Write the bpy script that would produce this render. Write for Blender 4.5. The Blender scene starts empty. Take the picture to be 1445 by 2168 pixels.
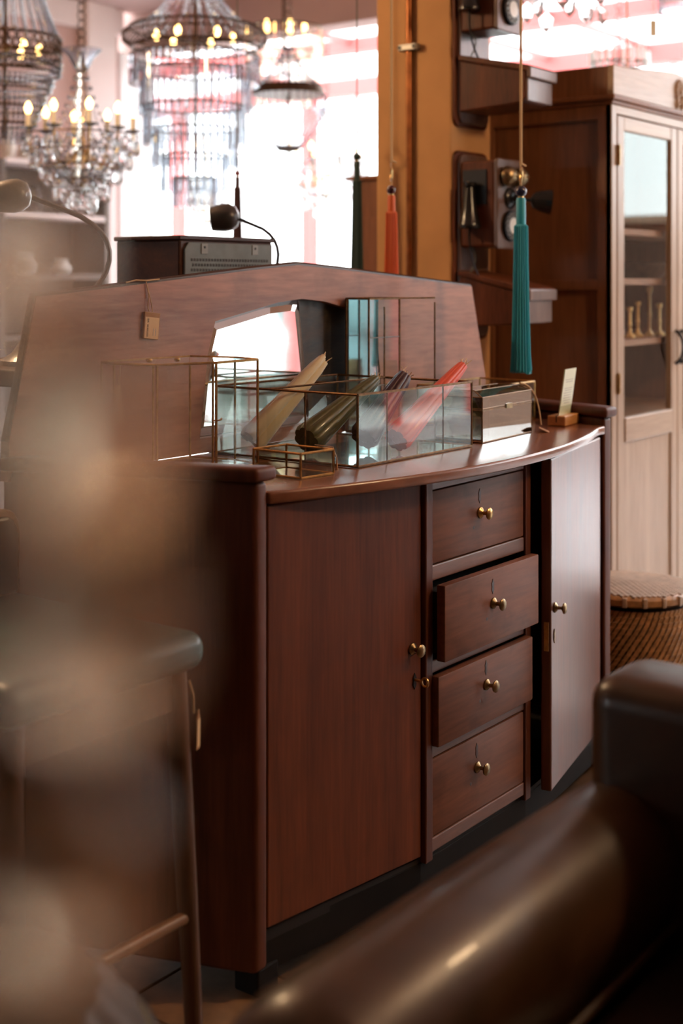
import bpy, bmesh, math, random
from mathutils import Vector, Matrix
random.seed(7)
sc = bpy.context.scene
C = sc.collection
R = math.radians
PI = math.pi

# ------------------------------------------------------------------ camera
# world axes follow the room: x runs along the front of the sideboard, y runs from its front to its back
cam_d = bpy.data.cameras.new('camera'); cam = bpy.data.objects.new('camera', cam_d); C.objects.link(cam)
cam.location = (-1.874, -1.616, 1.348)
cam.rotation_euler = (R(90), 0, R(-52.93))
cam_d.sensor_fit = 'VERTICAL'; cam_d.sensor_height = 36; cam_d.sensor_width = 24
cam_d.lens = 36 * 2800 / 2168
cam_d.shift_y = -489 / 2168
cam_d.clip_start = 0.02
cam_d.dof.use_dof = True; cam_d.dof.focus_distance = 2.95; cam_d.dof.aperture_fstop = 2.1
cam_d.dof.aperture_blades = 9
sc.camera = cam
# ------------------------------------------------------------------ world and exposure
w = bpy.data.worlds.new('sky'); sc.world = w; w.use_nodes = True
bg = w.node_tree.nodes['Background']; bg.inputs[0].default_value = (0.95, 0.97, 1.0, 1); bg.inputs[1].default_value = 5.5
sc.view_settings.view_transform = 'Standard'; sc.view_settings.look = 'None'
sc.view_settings.gamma = 1.0; sc.view_settings.use_curve_mapping = False
sc.view_settings.exposure = 0.45
sc.cycles.use_denoising = True
sc.cycles.max_bounces = 8; sc.cycles.transparent_max_bounces = 28
sc.cycles.transmission_bounces = 7; sc.cycles.diffuse_bounces = 4; sc.cycles.glossy_bounces = 4
sc.cycles.use_adaptive_sampling = True; sc.cycles.adaptive_threshold = .07
sc.cycles.caustics_refractive = False; sc.cycles.caustics_reflective = False
sc.cycles.sample_clamp_indirect = 6.0
def portal(loc, rot, sx, sy):                       # tells the renderer where the sky comes in
    l = bpy.data.lights.new('sky_portal', 'AREA'); l.shape = 'RECTANGLE'; l.size = sx; l.size_y = sy
    l.cycles.is_portal = True
    o = bpy.data.objects.new('sky_portal', l); C.objects.link(o); o.location = loc; o.rotation_euler = rot
portal((7.95, 2.75, 1.7), (0, R(90), 0), 3.2, 12.3)          # far glazed wall, facing -x
portal((6.15, 2.75, 3.4), (0, 0, 0), 3.3, 12.3)              # glass roof, facing down
portal((-4.7, 3.75, 1.5), (0, R(-90), 0), 1.4, 1.7)         # window behind, facing +x
# ------------------------------------------------------------------ materials
M = {}
def nt(name):
    m = bpy.data.materials.new(name); m.use_nodes = True; t = m.node_tree
    return m, t, t.nodes['Principled BSDF'], t.nodes, t.links
def plain(name, col, rough=0.5, metal=0.0, coat=0.0, noise=0.0, nscale=20, bump=0.0, emit=0, sheen=0, spec=0.5):
    m, t, p, N, L = nt(name)
    p.inputs['Base Color'].default_value = (*col, 1); p.inputs['Roughness'].default_value = rough
    p.inputs['Metallic'].default_value = metal; p.inputs['Coat Weight'].default_value = coat
    p.inputs['Specular IOR Level'].default_value = spec
    if sheen: p.inputs['Sheen Weight'].default_value = sheen
    if emit:
        p.inputs['Emission Color'].default_value = (*col, 1); p.inputs['Emission Strength'].default_value = emit
    if noise or bump:
        tc = N.new('ShaderNodeTexCoord'); nz = N.new('ShaderNodeTexNoise')
        nz.inputs['Scale'].default_value = nscale; nz.inputs['Detail'].default_value = 6
        L.new(tc.outputs['Object'], nz.inputs['Vector'])
        if noise:
            r = N.new('ShaderNodeValToRGB')
            r.color_ramp.elements[0].color = (*[c * (1 - noise) for c in col], 1); r.color_ramp.elements[0].position = .3
            r.color_ramp.elements[1].color = (*[min(1, c * (1 + noise)) for c in col], 1); r.color_ramp.elements[1].position = .7
            L.new(nz.outputs['Fac'], r.inputs[0]); L.new(r.outputs[0], p.inputs['Base Color'])
        if bump:
            b = N.new('ShaderNodeBump'); b.inputs['Strength'].default_value = bump; b.inputs['Distance'].default_value = .004
            L.new(nz.outputs['Fac'], b.inputs['Height']); L.new(b.outputs[0], p.inputs['Normal'])
    M[name] = m; return m
def wood(name, c1, c2, axis='z', rough=.4, scale=7, stretch=.07, coat=.15, bump=.12, dark=.0, spec=.5):
    m, t, p, N, L = nt(name)
    tc = N.new('ShaderNodeTexCoord'); mp = N.new('ShaderNodeMapping')
    s = [1, 1, 1]; s['xyz'.index(axis)] = stretch; mp.inputs['Scale'].default_value = s
    L.new(tc.outputs['Object'], mp.inputs['Vector'])
    a = N.new('ShaderNodeTexNoise'); a.inputs['Scale'].default_value = scale; a.inputs['Detail'].default_value = 8
    a.inputs['Roughness'].default_value = .62; a.inputs['Distortion'].default_value = 1.1
    f = N.new('ShaderNodeTexNoise'); f.inputs['Scale'].default_value = scale * 16; f.inputs['Detail'].default_value = 4
    L.new(mp.outputs[0], a.inputs['Vector']); L.new(mp.outputs[0], f.inputs['Vector'])
    mx = N.new('ShaderNodeMix'); mx.data_type = 'FLOAT'; mx.inputs['Factor'].default_value = .33
    L.new(a.outputs['Fac'], mx.inputs['A']); L.new(f.outputs['Fac'], mx.inputs['B'])
    r = N.new('ShaderNodeValToRGB'); r.color_ramp.elements[0].position = .34; r.color_ramp.elements[1].position = .66
    r.color_ramp.elements[0].color = (*c1, 1); r.color_ramp.elements[1].color = (*c2, 1)
    L.new(mx.outputs['Result'], r.inputs[0])
    out = r.outputs[0]
    if dark:                                          # old stains and patches of worn varnish
        st = N.new('ShaderNodeTexNoise'); st.inputs['Scale'].default_value = 9; st.inputs['Detail'].default_value = 5
        L.new(tc.outputs['Object'], st.inputs['Vector'])
        rr = N.new('ShaderNodeValToRGB'); rr.color_ramp.elements[0].position = .3; rr.color_ramp.elements[1].position = .46
        rr.color_ramp.elements[0].color = (1 - dark,) * 3 + (1,); rr.color_ramp.elements[1].color = (1, 1, 1, 1)
        L.new(st.outputs['Fac'], rr.inputs[0])
        mu = N.new('ShaderNodeMix'); mu.data_type = 'RGBA'; mu.blend_type = 'MULTIPLY'; mu.inputs['Factor'].default_value = 1
        L.new(out, mu.inputs['A']); L.new(rr.outputs[0], mu.inputs['B']); out = mu.outputs['Result']
    L.new(out, p.inputs['Base Color'])
    rm = N.new('ShaderNodeMapRange'); rm.inputs['To Min'].default_value = rough - .08; rm.inputs['To Max'].default_value = rough + .14
    L.new(a.outputs['Fac'], rm.inputs['Value']); L.new(rm.outputs[0], p.inputs['Roughness'])
    b = N.new('ShaderNodeBump'); b.inputs['Strength'].default_value = bump; b.inputs['Distance'].default_value = .002
    L.new(mx.outputs['Result'], b.inputs['Height']); L.new(b.outputs[0], p.inputs['Normal'])
    p.inputs['Coat Weight'].default_value = coat; p.inputs['Coat Roughness'].default_value = .25
    p.inputs['Specular IOR Level'].default_value = spec
    M[name] = m; return m
def pane(name, tint=(.93, .97, .95), extra=0.0):
    m = bpy.data.materials.new(name); m.use_nodes = True; t = m.node_tree; N = t.nodes; L = t.links
    N.remove(N['Principled BSDF'])
    tr = N.new('ShaderNodeBsdfTransparent'); tr.inputs[0].default_value = (*tint, 1)
    gl = N.new('ShaderNodeBsdfGlossy'); gl.inputs['Roughness'].default_value = .02; gl.inputs[0].default_value = (.95, 1, .98, 1)
    fr = N.new('ShaderNodeFresnel'); fr.inputs[0].default_value = 1.5
    ad = N.new('ShaderNodeMath'); ad.operation = 'ADD'; ad.inputs[1].default_value = extra
    ge = N.new('ShaderNodeNewGeometry'); fb = N.new('ShaderNodeMath'); fb.operation = 'SUBTRACT'; fb.inputs[0].default_value = 1   # only the outer face of the pane reflects
    mu = N.new('ShaderNodeMath'); mu.operation = 'MULTIPLY'; L.new(ge.outputs['Backfacing'], fb.inputs[1])
    mx = N.new('ShaderNodeMixShader'); L.new(fr.outputs[0], ad.inputs[0]); L.new(ad.outputs[0], mu.inputs[0]); L.new(fb.outputs[0], mu.inputs[1]); L.new(mu.outputs[0], mx.inputs[0])
    L.new(tr.outputs[0], mx.inputs[1]); L.new(gl.outputs[0], mx.inputs[2])
    L.new(mx.outputs[0], N['Material Output'].inputs['Surface'])
    M[name] = m; return m
def crystal(name, col=(1, 1, 1), rough=.0, ior=1.5):
    m = bpy.data.materials.new(name); m.use_nodes = True; t = m.node_tree; N = t.nodes; L = t.links
    N.remove(N['Principled BSDF'])
    g = N.new('ShaderNodeBsdfGlass'); g.inputs[0].default_value = (*col, 1); g.inputs['Roughness'].default_value = rough; g.inputs['IOR'].default_value = ior
    tr = N.new('ShaderNodeBsdfTransparent'); mx = N.new('ShaderNodeMixShader'); mx.inputs[0].default_value = .08
    L.new(g.outputs[0], mx.inputs[1]); L.new(tr.outputs[0], mx.inputs[2]); L.new(mx.outputs[0], N['Material Output'].inputs['Surface'])
    M[name] = m; return m
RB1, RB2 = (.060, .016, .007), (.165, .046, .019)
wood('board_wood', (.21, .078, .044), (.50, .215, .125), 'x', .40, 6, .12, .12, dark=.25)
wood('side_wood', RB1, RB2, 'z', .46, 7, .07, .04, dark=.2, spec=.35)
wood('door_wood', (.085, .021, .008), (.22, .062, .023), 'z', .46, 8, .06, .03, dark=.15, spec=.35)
wood('open_door_wood', (.085, .023, .010), (.20, .060, .026), 'z', .36, 8, .06, 1.0, dark=.15)
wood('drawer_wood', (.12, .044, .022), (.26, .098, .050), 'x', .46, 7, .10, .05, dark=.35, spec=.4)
wood('rail_wood', (.12, .045, .024), (.24, .095, .05), 'x', .40, 8, .10, .15)
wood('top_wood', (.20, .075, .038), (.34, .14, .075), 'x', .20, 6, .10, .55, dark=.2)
wood('edge_wood', (.03, .014, .010), (.07, .03, .02), 'x', .4, 8, .1, .1)
plain('inside_shade', (.012, .008, .006), .8)  # near-black stands in for shade inside the carcass, drawers and basket
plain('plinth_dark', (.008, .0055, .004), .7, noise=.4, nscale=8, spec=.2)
wood('backing_black', (.012, .008, .005), (.07, .045, .02), 'x', .45, 10, .25, .1)
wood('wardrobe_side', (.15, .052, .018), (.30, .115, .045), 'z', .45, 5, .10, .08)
wood('wardrobe_front', (.33, .215, .14), (.52, .37, .26), 'z', .38, 6, .07, .2)  # paler than the side: glare on the front is put into the colour
wood('wardrobe_front_h', (.33, .215, .14), (.52, .37, .26), 'x', .38, 6, .07, .2)  # same glare-paled colour with the grain running across
wood('wardrobe_inside', (.20, .09, .042), (.36, .18, .09), 'x', .6, 6, .1, 0)
wood('phone_wood', (.060, .016, .006), (.17, .050, .020), 'z', .42, 9, .10, .0, spec=.2)
wood('phone_front', (.09, .05, .035), (.19, .11, .08), 'z', .28, 9, .10, .4)
wood('radio_wood', (.035, .012, .007), (.095, .034, .018), 'x', .42, 8, .1, .02, spec=.3)
wood('stool_wood', (.06, .026, .012), (.15, .068, .032), 'z', .5, 9, .08, .0, spec=.3)
wood('stretcher_wood', (.16, .075, .03), (.30, .15, .065), 'x', .35, 9, .08, .2)
wood('oak_block', (.52, .25, .08), (.70, .38, .14), 'x', .45, 9, .08, .1)
wood('console_wood', (.03, .015, .01), (.08, .035, .02), 'x', .5, 8, .1, .1)
plain('brass', (.60, .40, .17), .30, 1, noise=.25, nscale=60)
plain('bright_brass', (.78, .52, .20), .4, .35)
plain('old_brass', (.30, .22, .12), .36, 1, noise=.35, nscale=60)
plain('came', (.20, .115, .05), .38, .9, noise=.35, nscale=90)
plain('came_gold', (.50, .31, .11), .34, .9, noise=.25, nscale=90)
plain('came_grey', (.30, .30, .28), .38, .9, noise=.25, nscale=90)
plain('bronze', (.085, .05, .03), .42, .9, noise=.3, nscale=40)
plain('iron', (.02, .02, .022), .4, .6)
plain('chrome', (.6, .6, .6), .15, 1)
plain('bakelite', (.012, .012, .013), .22)
plain('bulb', (1.0, .60, .20), .4, emit=9)
plain('opal', (1.0, .66, .36), .4, emit=85)
plain('candle_sleeve', (.78, .72, .60), .5)
plain('enamel', (.80, .80, .78), .3)
plain('radio_grey', (.16, .19, .19), .55, noise=.12, nscale=30)
plain('radio_grey_light', (.28, .30, .29), .5)
plain('radio_card', (.80, .82, .78), .6)
plain('red_print', (.45, .12, .10), .6)
plain('ink', (.03, .03, .03), .6)
plain('faint_ink', (.40, .41, .36), .6)
plain('kraft', (.36, .17, .06), .75, noise=.15, nscale=50)
plain('kraft_pale', (.72, .46, .22), .7)
plain('twine', (.62, .42, .24), .85, bump=.5, nscale=300)
plain('cord_rope', (.66, .47, .27), .85, bump=.6, nscale=400)
plain('cord_dark', (.12, .13, .11), .8)
plain('silk_teal', (.002, .37, .54), .50, sheen=.5, bump=.0)
plain('silk_orange', (.72, .13, .025), .55, sheen=.4)
plain('silk_green', (.012, .045, .040), .6, sheen=.2)
plain('silk_maroon', (.045, .008, .012), .6, sheen=.2)
plain('bead_blue', (.012, .018, .06), .15, noise=.6, nscale=120, coat=.6)
plain('bead_plum', (.07, .012, .022), .15, noise=.6, nscale=120, coat=.6)
plain('bead_red', (.22, .04, .04), .3)
plain('wax_cream', (.97, .88, .64), .42, coat=.1, sheen=.2)
plain('wax_green', (.075, .080, .016), .38, coat=.2)
plain('wax_plum', (.035, .007, .018), .38, coat=.2)
plain('wax_coral', (.80, .11, .060), .40, coat=.2)
plain('wick', (.85, .68, .48), .9)
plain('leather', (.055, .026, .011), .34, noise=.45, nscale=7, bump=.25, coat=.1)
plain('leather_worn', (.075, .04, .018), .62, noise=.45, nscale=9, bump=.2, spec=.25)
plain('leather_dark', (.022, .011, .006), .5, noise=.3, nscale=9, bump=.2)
plain('leather_teal', (.020, .085, .082), .38, noise=.25, nscale=9, coat=.2)
plain('pink_wall', (.60, .40, .36), .8, noise=.05, nscale=3)
plain('pale_pink', (.76, .64, .62), .8, noise=.04, nscale=3)
plain('white_paint', (.82, .80, .80), .6)
plain('warm_lit_wall', (.62, .33, .13), .8, noise=.10, nscale=5, bump=.06)  # warm lamplight on the pillar is put into its paint colour
plain('ceiling_paint', (.48, .33, .30), .85, noise=.05, nscale=3)
plain('dim_wall', (.13, .07, .045), .85, noise=.1, nscale=3)
plain('red_steel', (.66, .14, .13), .5)
plain('red_cloth', (.60, .12, .10), .8)
plain('copper', (.30, .105, .035), .35, .85, noise=.4, nscale=25)
plain('zinc', (.32, .30, .27), .45, .8)
plain('pale_stone', (.55, .55, .56), .22, noise=.08, nscale=4)
plain('grout', (.05, .035, .025), .9)
plain('floor_brown', (.10, .055, .028), .4, noise=.5, nscale=5)
plain('tile_a', (.30, .17, .085), .34, noise=.45, nscale=11)
plain('tile_b', (.25, .145, .075), .36, noise=.5, nscale=9)
plain('shelf_grey', (.12, .085, .07), .6)
plain('pale_card', (.80, .86, .66), .3)
plain('acrylic_card', (.66, .74, .50), .12, coat=.6)
plain('ceramic', (.72, .66, .60), .35)
plain('paving', (.62, .62, .60), .8, noise=.1, nscale=2)
plain('hedge', (.09, .15, .15), .8, noise=.5, nscale=4)
plain('dusk_lamp', (.05, .05, .052), .32, .2, coat=.3)
plain('hazed_lamp', (.20, .19, .18), .35, .2, coat=.2)  # haze over the far left lamp, put into a paler grey
pane('pane_glass', (.985, .992, .988), .01); pane('box_pane', (.98, .99, .985), .03); pane('silver_pane', (.85, .87, .86), .6); pane('window_glass', (.97, .99, .98)); pane('tinted_pane', (.90, .94, .93), .05); pane('smoky_pane', (.80, .74, .66), .02)
m = bpy.data.materials.new('roof_sheet'); m.use_nodes = True; t = m.node_tree; t.nodes.remove(t.nodes['Principled BSDF'])
_a = t.nodes.new('ShaderNodeBsdfTranslucent'); _a.inputs[0].default_value = (.95, .95, .95, 1); _b = t.nodes.new('ShaderNodeBsdfTransparent'); _c = t.nodes.new('ShaderNodeMixShader'); _c.inputs[0].default_value = .5
t.links.new(_a.outputs[0], _c.inputs[1]); t.links.new(_b.outputs[0], _c.inputs[2]); t.links.new(_c.outputs[0], t.nodes['Material Output'].inputs['Surface']); M['roof_sheet'] = m
crystal('rod_glass', (.74, .76, .79), .0, 1.6)
crystal('crystal'); crystal('crystal_warm', (1, .96, .88)); crystal('bead_glass', (.82, .83, .86), .03)
m, t, p, N, L = nt('mirror'); p.inputs['Base Color'].default_value = (.82, .86, .86, 1); p.inputs['Metallic'].default_value = 1; p.inputs['Roughness'].default_value = .04; M['mirror'] = m
m, t, p, N, L = nt('blue_mirror'); p.inputs['Base Color'].default_value = (.62, .80, .86, 1); p.inputs['Metallic'].default_value = 1; p.inputs['Roughness'].default_value = .06; M['blue_mirror'] = m
def wicker(name, c1, c2, sc_, kind):
    m, t, p, N, L = nt(name); tc = N.new('ShaderNodeTexCoord'); mp = N.new('ShaderNodeMapping'); L.new(tc.outputs['UV' if kind == 'uv' else 'Object'], mp.inputs[0])
    br = N.new('ShaderNodeTexBrick'); br.inputs['Scale'].default_value = sc_; br.inputs['Mortar Size'].default_value = .07
    br.inputs['Color1'].default_value = (*c1, 1); br.inputs['Color2'].default_value = (*c2, 1); br.inputs['Mortar'].default_value = (.05, .03, .015, 1)
    br.inputs['Mortar Smooth'].default_value = .5
    mp.inputs['Rotation'].default_value = (0, 0, R(40) if kind == 'uv' else R(20)); L.new(mp.outputs[0], br.inputs['Vector'])
    L.new(br.outputs['Color'], p.inputs['Base Color']); p.inputs['Roughness'].default_value = .4
    b = N.new('ShaderNodeBump'); b.inputs['Strength'].default_value = .8; b.inputs['Distance'].default_value = .006; b.invert = True
    L.new(br.outputs['Fac'], b.inputs['Height']); L.new(b.outputs[0], p.inputs['Normal']); M[name] = m
wicker('wicker_lid', (.42, .30, .20), (.55, .42, .31), 28, 'obj')
# ------------------------------------------------------------------ mesh helpers
ORG = {}
class MB:
    def __init__(s, xf=None): s.v = []; s.f = []; s.xf = xf
    def add(s, vs, fs):
        o = len(s.v); s.v += [Vector(p) for p in vs]; s.f += [[i + o for i in f] for f in fs]; return s
    def box(s, x0, x1, y0, y1, z0, z1):
        return s.add([(x0, y0, z0), (x1, y0, z0), (x1, y1, z0), (x0, y1, z0), (x0, y0, z1), (x1, y0, z1), (x1, y1, z1), (x0, y1, z1)],
                     [(0, 3, 2, 1), (4, 5, 6, 7), (0, 1, 5, 4), (1, 2, 6, 5), (2, 3, 7, 6), (3, 0, 4, 7)])
    def prism(s, pts, z0, z1, axis='z'):
        n = len(pts)
        def q(a, b, h): return {'z': (a, b, h), 'y': (a, h, b), 'x': (h, a, b)}[axis]
        vs = [q(a, b, z0) for a, b in pts] + [q(a, b, z1) for a, b in pts]
        fs = [list(range(n))[::-1], list(range(n, 2 * n))] + [(i, (i + 1) % n, n + (i + 1) % n, n + i) for i in range(n)]
        return s.add(vs, fs)
    def cyl(s, p0, p1, r0, r1=None, seg=12, cap=True):
        r1 = r0 if r1 is None else r1
        p0, p1 = Vector(p0), Vector(p1); d = (p1 - p0).normalized()
        a = d.orthogonal().normalized(); b = d.cross(a)
        vs = []
        for p, r in ((p0, r0), (p1, r1)):
            for i in range(seg):
                t = 2 * PI * i / seg; vs.append(p + (a * math.cos(t) + b * math.sin(t)) * r)
        fs = [(i, (i + 1) % seg, seg + (i + 1) % seg, seg + i) for i in range(seg)]
        if cap: fs += [list(range(seg))[::-1], list(range(seg, 2 * seg))]
        return s.add(vs, fs)
    def tube(s, pts, r, seg=8, closed=False):
        pts = [Vector(p) for p in pts]; n = len(pts); rs = r if isinstance(r, (list, tuple)) else [r] * n
        vs = []; ref = None
        for i, p in enumerate(pts):
            d = (pts[(i + 1) % n] - pts[i - 1]) if closed else (pts[min(i + 1, n - 1)] - pts[max(i - 1, 0)])
            d.normalize()
            if ref is None: ref = d.orthogonal().normalized()
            a = (ref - d * ref.dot(d)).normalized(); ref = a; b = d.cross(a)
            for k in range(seg):
                t = 2 * PI * k / seg; vs.append(p + (a * math.cos(t) + b * math.sin(t)) * rs[i])
        fs = []
        for i in range(n if closed else n - 1):
            j = (i + 1) % n
            for k in range(seg): fs.append((i * seg + k, i * seg + (k + 1) % seg, j * seg + (k + 1) % seg, j * seg + k))
        if not closed: fs += [list(range(seg))[::-1], list(range((n - 1) * seg, n * seg))]
        return s.add(vs, fs)
    def ring(s, c, r, t, axis=(0, 0, 1), seg=32, ts=6):
        c = Vector(c); d = Vector(axis).normalized(); a = d.orthogonal().normalized(); b = d.cross(a)
        return s.tube([c + (a * math.cos(2 * PI * i / seg) + b * math.sin(2 * PI * i / seg)) * r for i in range(seg)], t, ts, True)
    def lathe(s, prof, c=(0, 0, 0), axis=(0, 0, 1), seg=24):
        c = Vector(c); d = Vector(axis).normalized(); a = d.orthogonal().normalized(); b = d.cross(a)
        vs = []; n = len(prof)
        for r, h in prof:
            r = max(r, 1e-4)
            for k in range(seg):
                t = 2 * PI * k / seg; vs.append(c + d * h + (a * math.cos(t) + b * math.sin(t)) * r)
        fs = [(i * seg + k, i * seg + (k + 1) % seg, (i + 1) * seg + (k + 1) % seg, (i + 1) * seg + k) for i in range(n - 1) for k in range(seg)]
        fs += [list(range(seg))[::-1], list(range((n - 1) * seg, n * seg))]
        return s.add(vs, fs)
    def ball(s, c, r, sz=1.0, seg=12, rows=8):
        return s.lathe([(r * math.sin(PI * i / rows), -r * sz * math.cos(PI * i / rows)) for i in range(rows + 1)], c, (0, 0, 1), seg)
    def bead(s, c, r):                                 # octahedron, cheap
        c = Vector(c); return s.add([c + Vector(q) * r for q in ((1, 0, 0), (-1, 0, 0), (0, 1, 0), (0, -1, 0), (0, 0, 1), (0, 0, -1))],
                     [(0, 2, 4), (2, 1, 4), (1, 3, 4), (3, 0, 4), (2, 0, 5), (1, 2, 5), (3, 1, 5), (0, 3, 5)])
    def mesh(s, name, org=(0, 0, 0), bevel=0, smooth=False, segs=2):
        o = Vector(org)
        me = bpy.data.meshes.new(name)
        vs = [(s.xf @ p if s.xf else p) - o for p in s.v]
        me.from_pydata([tuple(p) for p in vs], [], s.f); me.update()
        bm = bmesh.new(); bm.from_mesh(me)
        bmesh.ops.recalc_face_normals(bm, faces=bm.faces)
        if bevel:
            es = [e for e in bm.edges if len(e.link_faces) == 2 and e.calc_face_angle(0) > R(25)]
            bmesh.ops.bevel(bm, geom=es, offset=bevel, segments=segs, profile=.5, affect='EDGES', clamp_overlap=True)
        bm.to_mesh(me); bm.free()
        if smooth:
            me.polygons.foreach_set('use_smooth', [True] * len(me.polygons))
            me.set_sharp_from_angle(angle=R(40))
        me.update(); return me
    def build(s, name, mat, parent=None, bevel=0, smooth=False, segs=2, kind=None, label=None):
        org = ORG.get(parent.name, Vector((0, 0, 0))) if parent else None
        if parent is None:                             # a one-mesh thing: origin at its base
            vs = [(s.xf @ p if s.xf else p) for p in s.v]
            lo = [min(p[i] for p in vs) for i in range(3)]; hi = [max(p[i] for p in vs) for i in range(3)]
            org = Vector(((lo[0] + hi[0]) / 2, (lo[1] + hi[1]) / 2, lo[2]))
        me = s.mesh(name, org, bevel, smooth, segs); me.materials.append(M[mat])
        o = bpy.data.objects.new(name, me); C.objects.link(o)
        if parent: o.parent = parent
        else: o.location = org
        ORG[o.name] = org
        if kind: o['kind'] = kind
        if label: o['label'] = label
        return o
def tag(o, label, cat, group=None, kind=None):
    if label: o['label'] = label
    if cat: o['category'] = cat
    if group: o['group'] = group
    if kind: o['kind'] = kind
    return o
def thing(name, loc, label=None, cat=None, group=None, kind=None):
    o = bpy.data.objects.new(name, None); C.objects.link(o); o.location = loc; o.empty_display_size = .05
    ORG[o.name] = Vector(loc)
    return tag(o, label, cat, group, kind)
def copy_tree(o, parent=None):
    c = o.copy(); C.objects.link(c); c.parent = parent
    for ch in list(o.children): copy_tree(ch, c)
    return c
def inst(name, me, parent, loc, rot=(0, 0, 0), scale=None):     # another piece sharing mesh data, loc in world
    o = bpy.data.objects.new(name, me); C.objects.link(o); o.parent = parent
    o.location = Vector(loc) - ORG[parent.name]; o.rotation_euler = rot
    if scale: o.scale = scale
    return o
def rotz(c, a): return Matrix.Translation(Vector(c)) @ Matrix.Rotation(a, 4, 'Z') @ Matrix.Translation(-Vector(c))
def bez(p0, p1, p2, p3, n=12):
    p0, p1, p2, p3 = map(Vector, (p0, p1, p2, p3)); o = []
    for i in range(n + 1):
        t = i / n; u = 1 - t; o.append(p0 * u ** 3 + p1 * 3 * u * u * t + p2 * 3 * u * t * t + p3 * t ** 3)
    return o
def text_mesh(txt, size, font_depth=.0003):
    cu = bpy.data.curves.new('print', 'FONT'); cu.body = txt; cu.size = size; cu.extrude = font_depth; cu.align_x = 'CENTER'; cu.align_y = 'CENTER'
    cu.resolution_u = 2
    o = bpy.data.objects.new('print', cu); C.objects.link(o)
    dg = bpy.context.evaluated_depsgraph_get(); me = bpy.data.meshes.new_from_object(o.evaluated_get(dg))
    bpy.data.objects.remove(o); return me
# pixel of the 1445 x 2168 frame and a distance from the camera plane -> a point in the room
def at(px, py, Y):
    X = (px - 722.5) / 2800 * Y; Z = 1.348 - (py - 595) / 2800 * Y
    dx, dy = X + .160, Y - 2.469
    return Vector((dx * .6028 + dy * .7979, -dx * .7979 + dy * .6028, Z))

# ================================================================== the setting
def struct(name, mb, mat, parent=None, **k):
    o = mb.build(name, mat, parent, **k)
    if parent is None: o['kind'] = 'structure'
    return o
# tiled patch of the floor that shows beside the sideboard, plain floor around it
TX0, TX1, TY0, TY1, TS = -1.15, 0.35, -0.55, 0.95, .25
fl = thing('floor', (0, 0, 0), kind='structure')
MB().box(-4.5, 2.0, -3.5, TY0, -.06, 0).build('floor_slab', 'floor_brown', fl)
MB().box(-4.5, 2.0, TY1, 4.9, -.06, 0).build('floor_slab', 'floor_brown', fl)
MB().box(-4.5, TX0, TY0, TY1, -.06, 0).build('floor_slab', 'floor_brown', fl)
MB().box(TX1, 2.0, TY0, TY1, -.06, 0).build('floor_slab', 'floor_brown', fl)
MB().box(TX0, TX1, TY0, TY1, -.06, -.005).build('grout_bed', 'grout', fl)
tm = [MB().box(-.1235, .1235, -.1235, .1235, -.008, 0).mesh('floor_tile', bevel=.002, segs=1) for _ in range(2)]
tm[0].materials.append(M['tile_a']); tm[1].materials.append(M['tile_b'])
for i in range(6):
    for j in range(6):
        inst('floor_tile', tm[(i + j) % 2], fl, (TX0 + TS * (i + .5), TY0 + TS * (j + .5), random.uniform(-.0015, 0)))
struct('floor_conservatory', MB().prism([(2.0, -3.5), (7.9, -3.5), (7.9, 9.0), (4.5, 9.0), (4.5, 4.9), (2.0, 4.9)], -.06, 0), 'pale_stone')
struct('ceiling', MB().box(-4.5, 4.4, -3.5, 4.9, 3.15, 3.3), 'ceiling_paint')
struct('trim_1', MB().box(4.4, 4.6, -3.5, 9.0, 2.88, 3.3), 'ceiling_paint', bevel=.01)
struct('wall_right', MB().box(-4.5, 4.5, -3.6, -3.5, 0, 3.15), 'dim_wall')
wb = thing('wall_behind', (-4.55, .7, 0), kind='structure')
for a in ((-3.5, 2.9, 0, 3.15), (4.6, 4.9, 0, 3.15), (2.9, 4.6, 0, .8), (2.9, 4.6, 2.2, 3.15)): MB().box(-4.6, -4.5, a[0], a[1], a[2], a[3]).build('wall_section', 'dim_wall', wb)
# left wall with one window opening
wl = thing('wall_left', (0, 4.95, 0), kind='structure')
for a in ((-4.5, 4.28, 0, 3.15),):
    MB().box(a[0], a[1], 4.9, 5.0, a[2], a[3]).build('wall_section', 'pink_wall', wl)
MB().box(4.28, 4.6, 4.88, 5.02, 0, 2.88).build('jamb', 'white_paint', wl, bevel=.01)
MB().box(3.92, 4.17, 4.80, 4.9, 0, 3.15).build('pilaster', 'pale_pink', wl, bevel=.01)
MB().box(-4.5, 4.28, 4.84, 4.9, 2.98, 3.15).build('cornice', 'pale_pink', wl, bevel=.015)
w1 = thing('window_1', (-4.55, 3.75, .8), kind='structure')
for y in (2.9, 3.72, 4.54): MB().box(-4.58, -4.52, y, y + .06, .8, 2.2).build('window_frame', 'white_paint', w1)
for z in (.8, 2.14): MB().box(-4.575, -4.525, 2.9, 4.6, z, z + .06).build('window_frame', 'white_paint', w1)
for y in (2.96, 3.78): MB().box(-4.555, -4.545, y, y + .76, .86, 2.14).build('pane', 'window_glass', w1)
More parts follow.
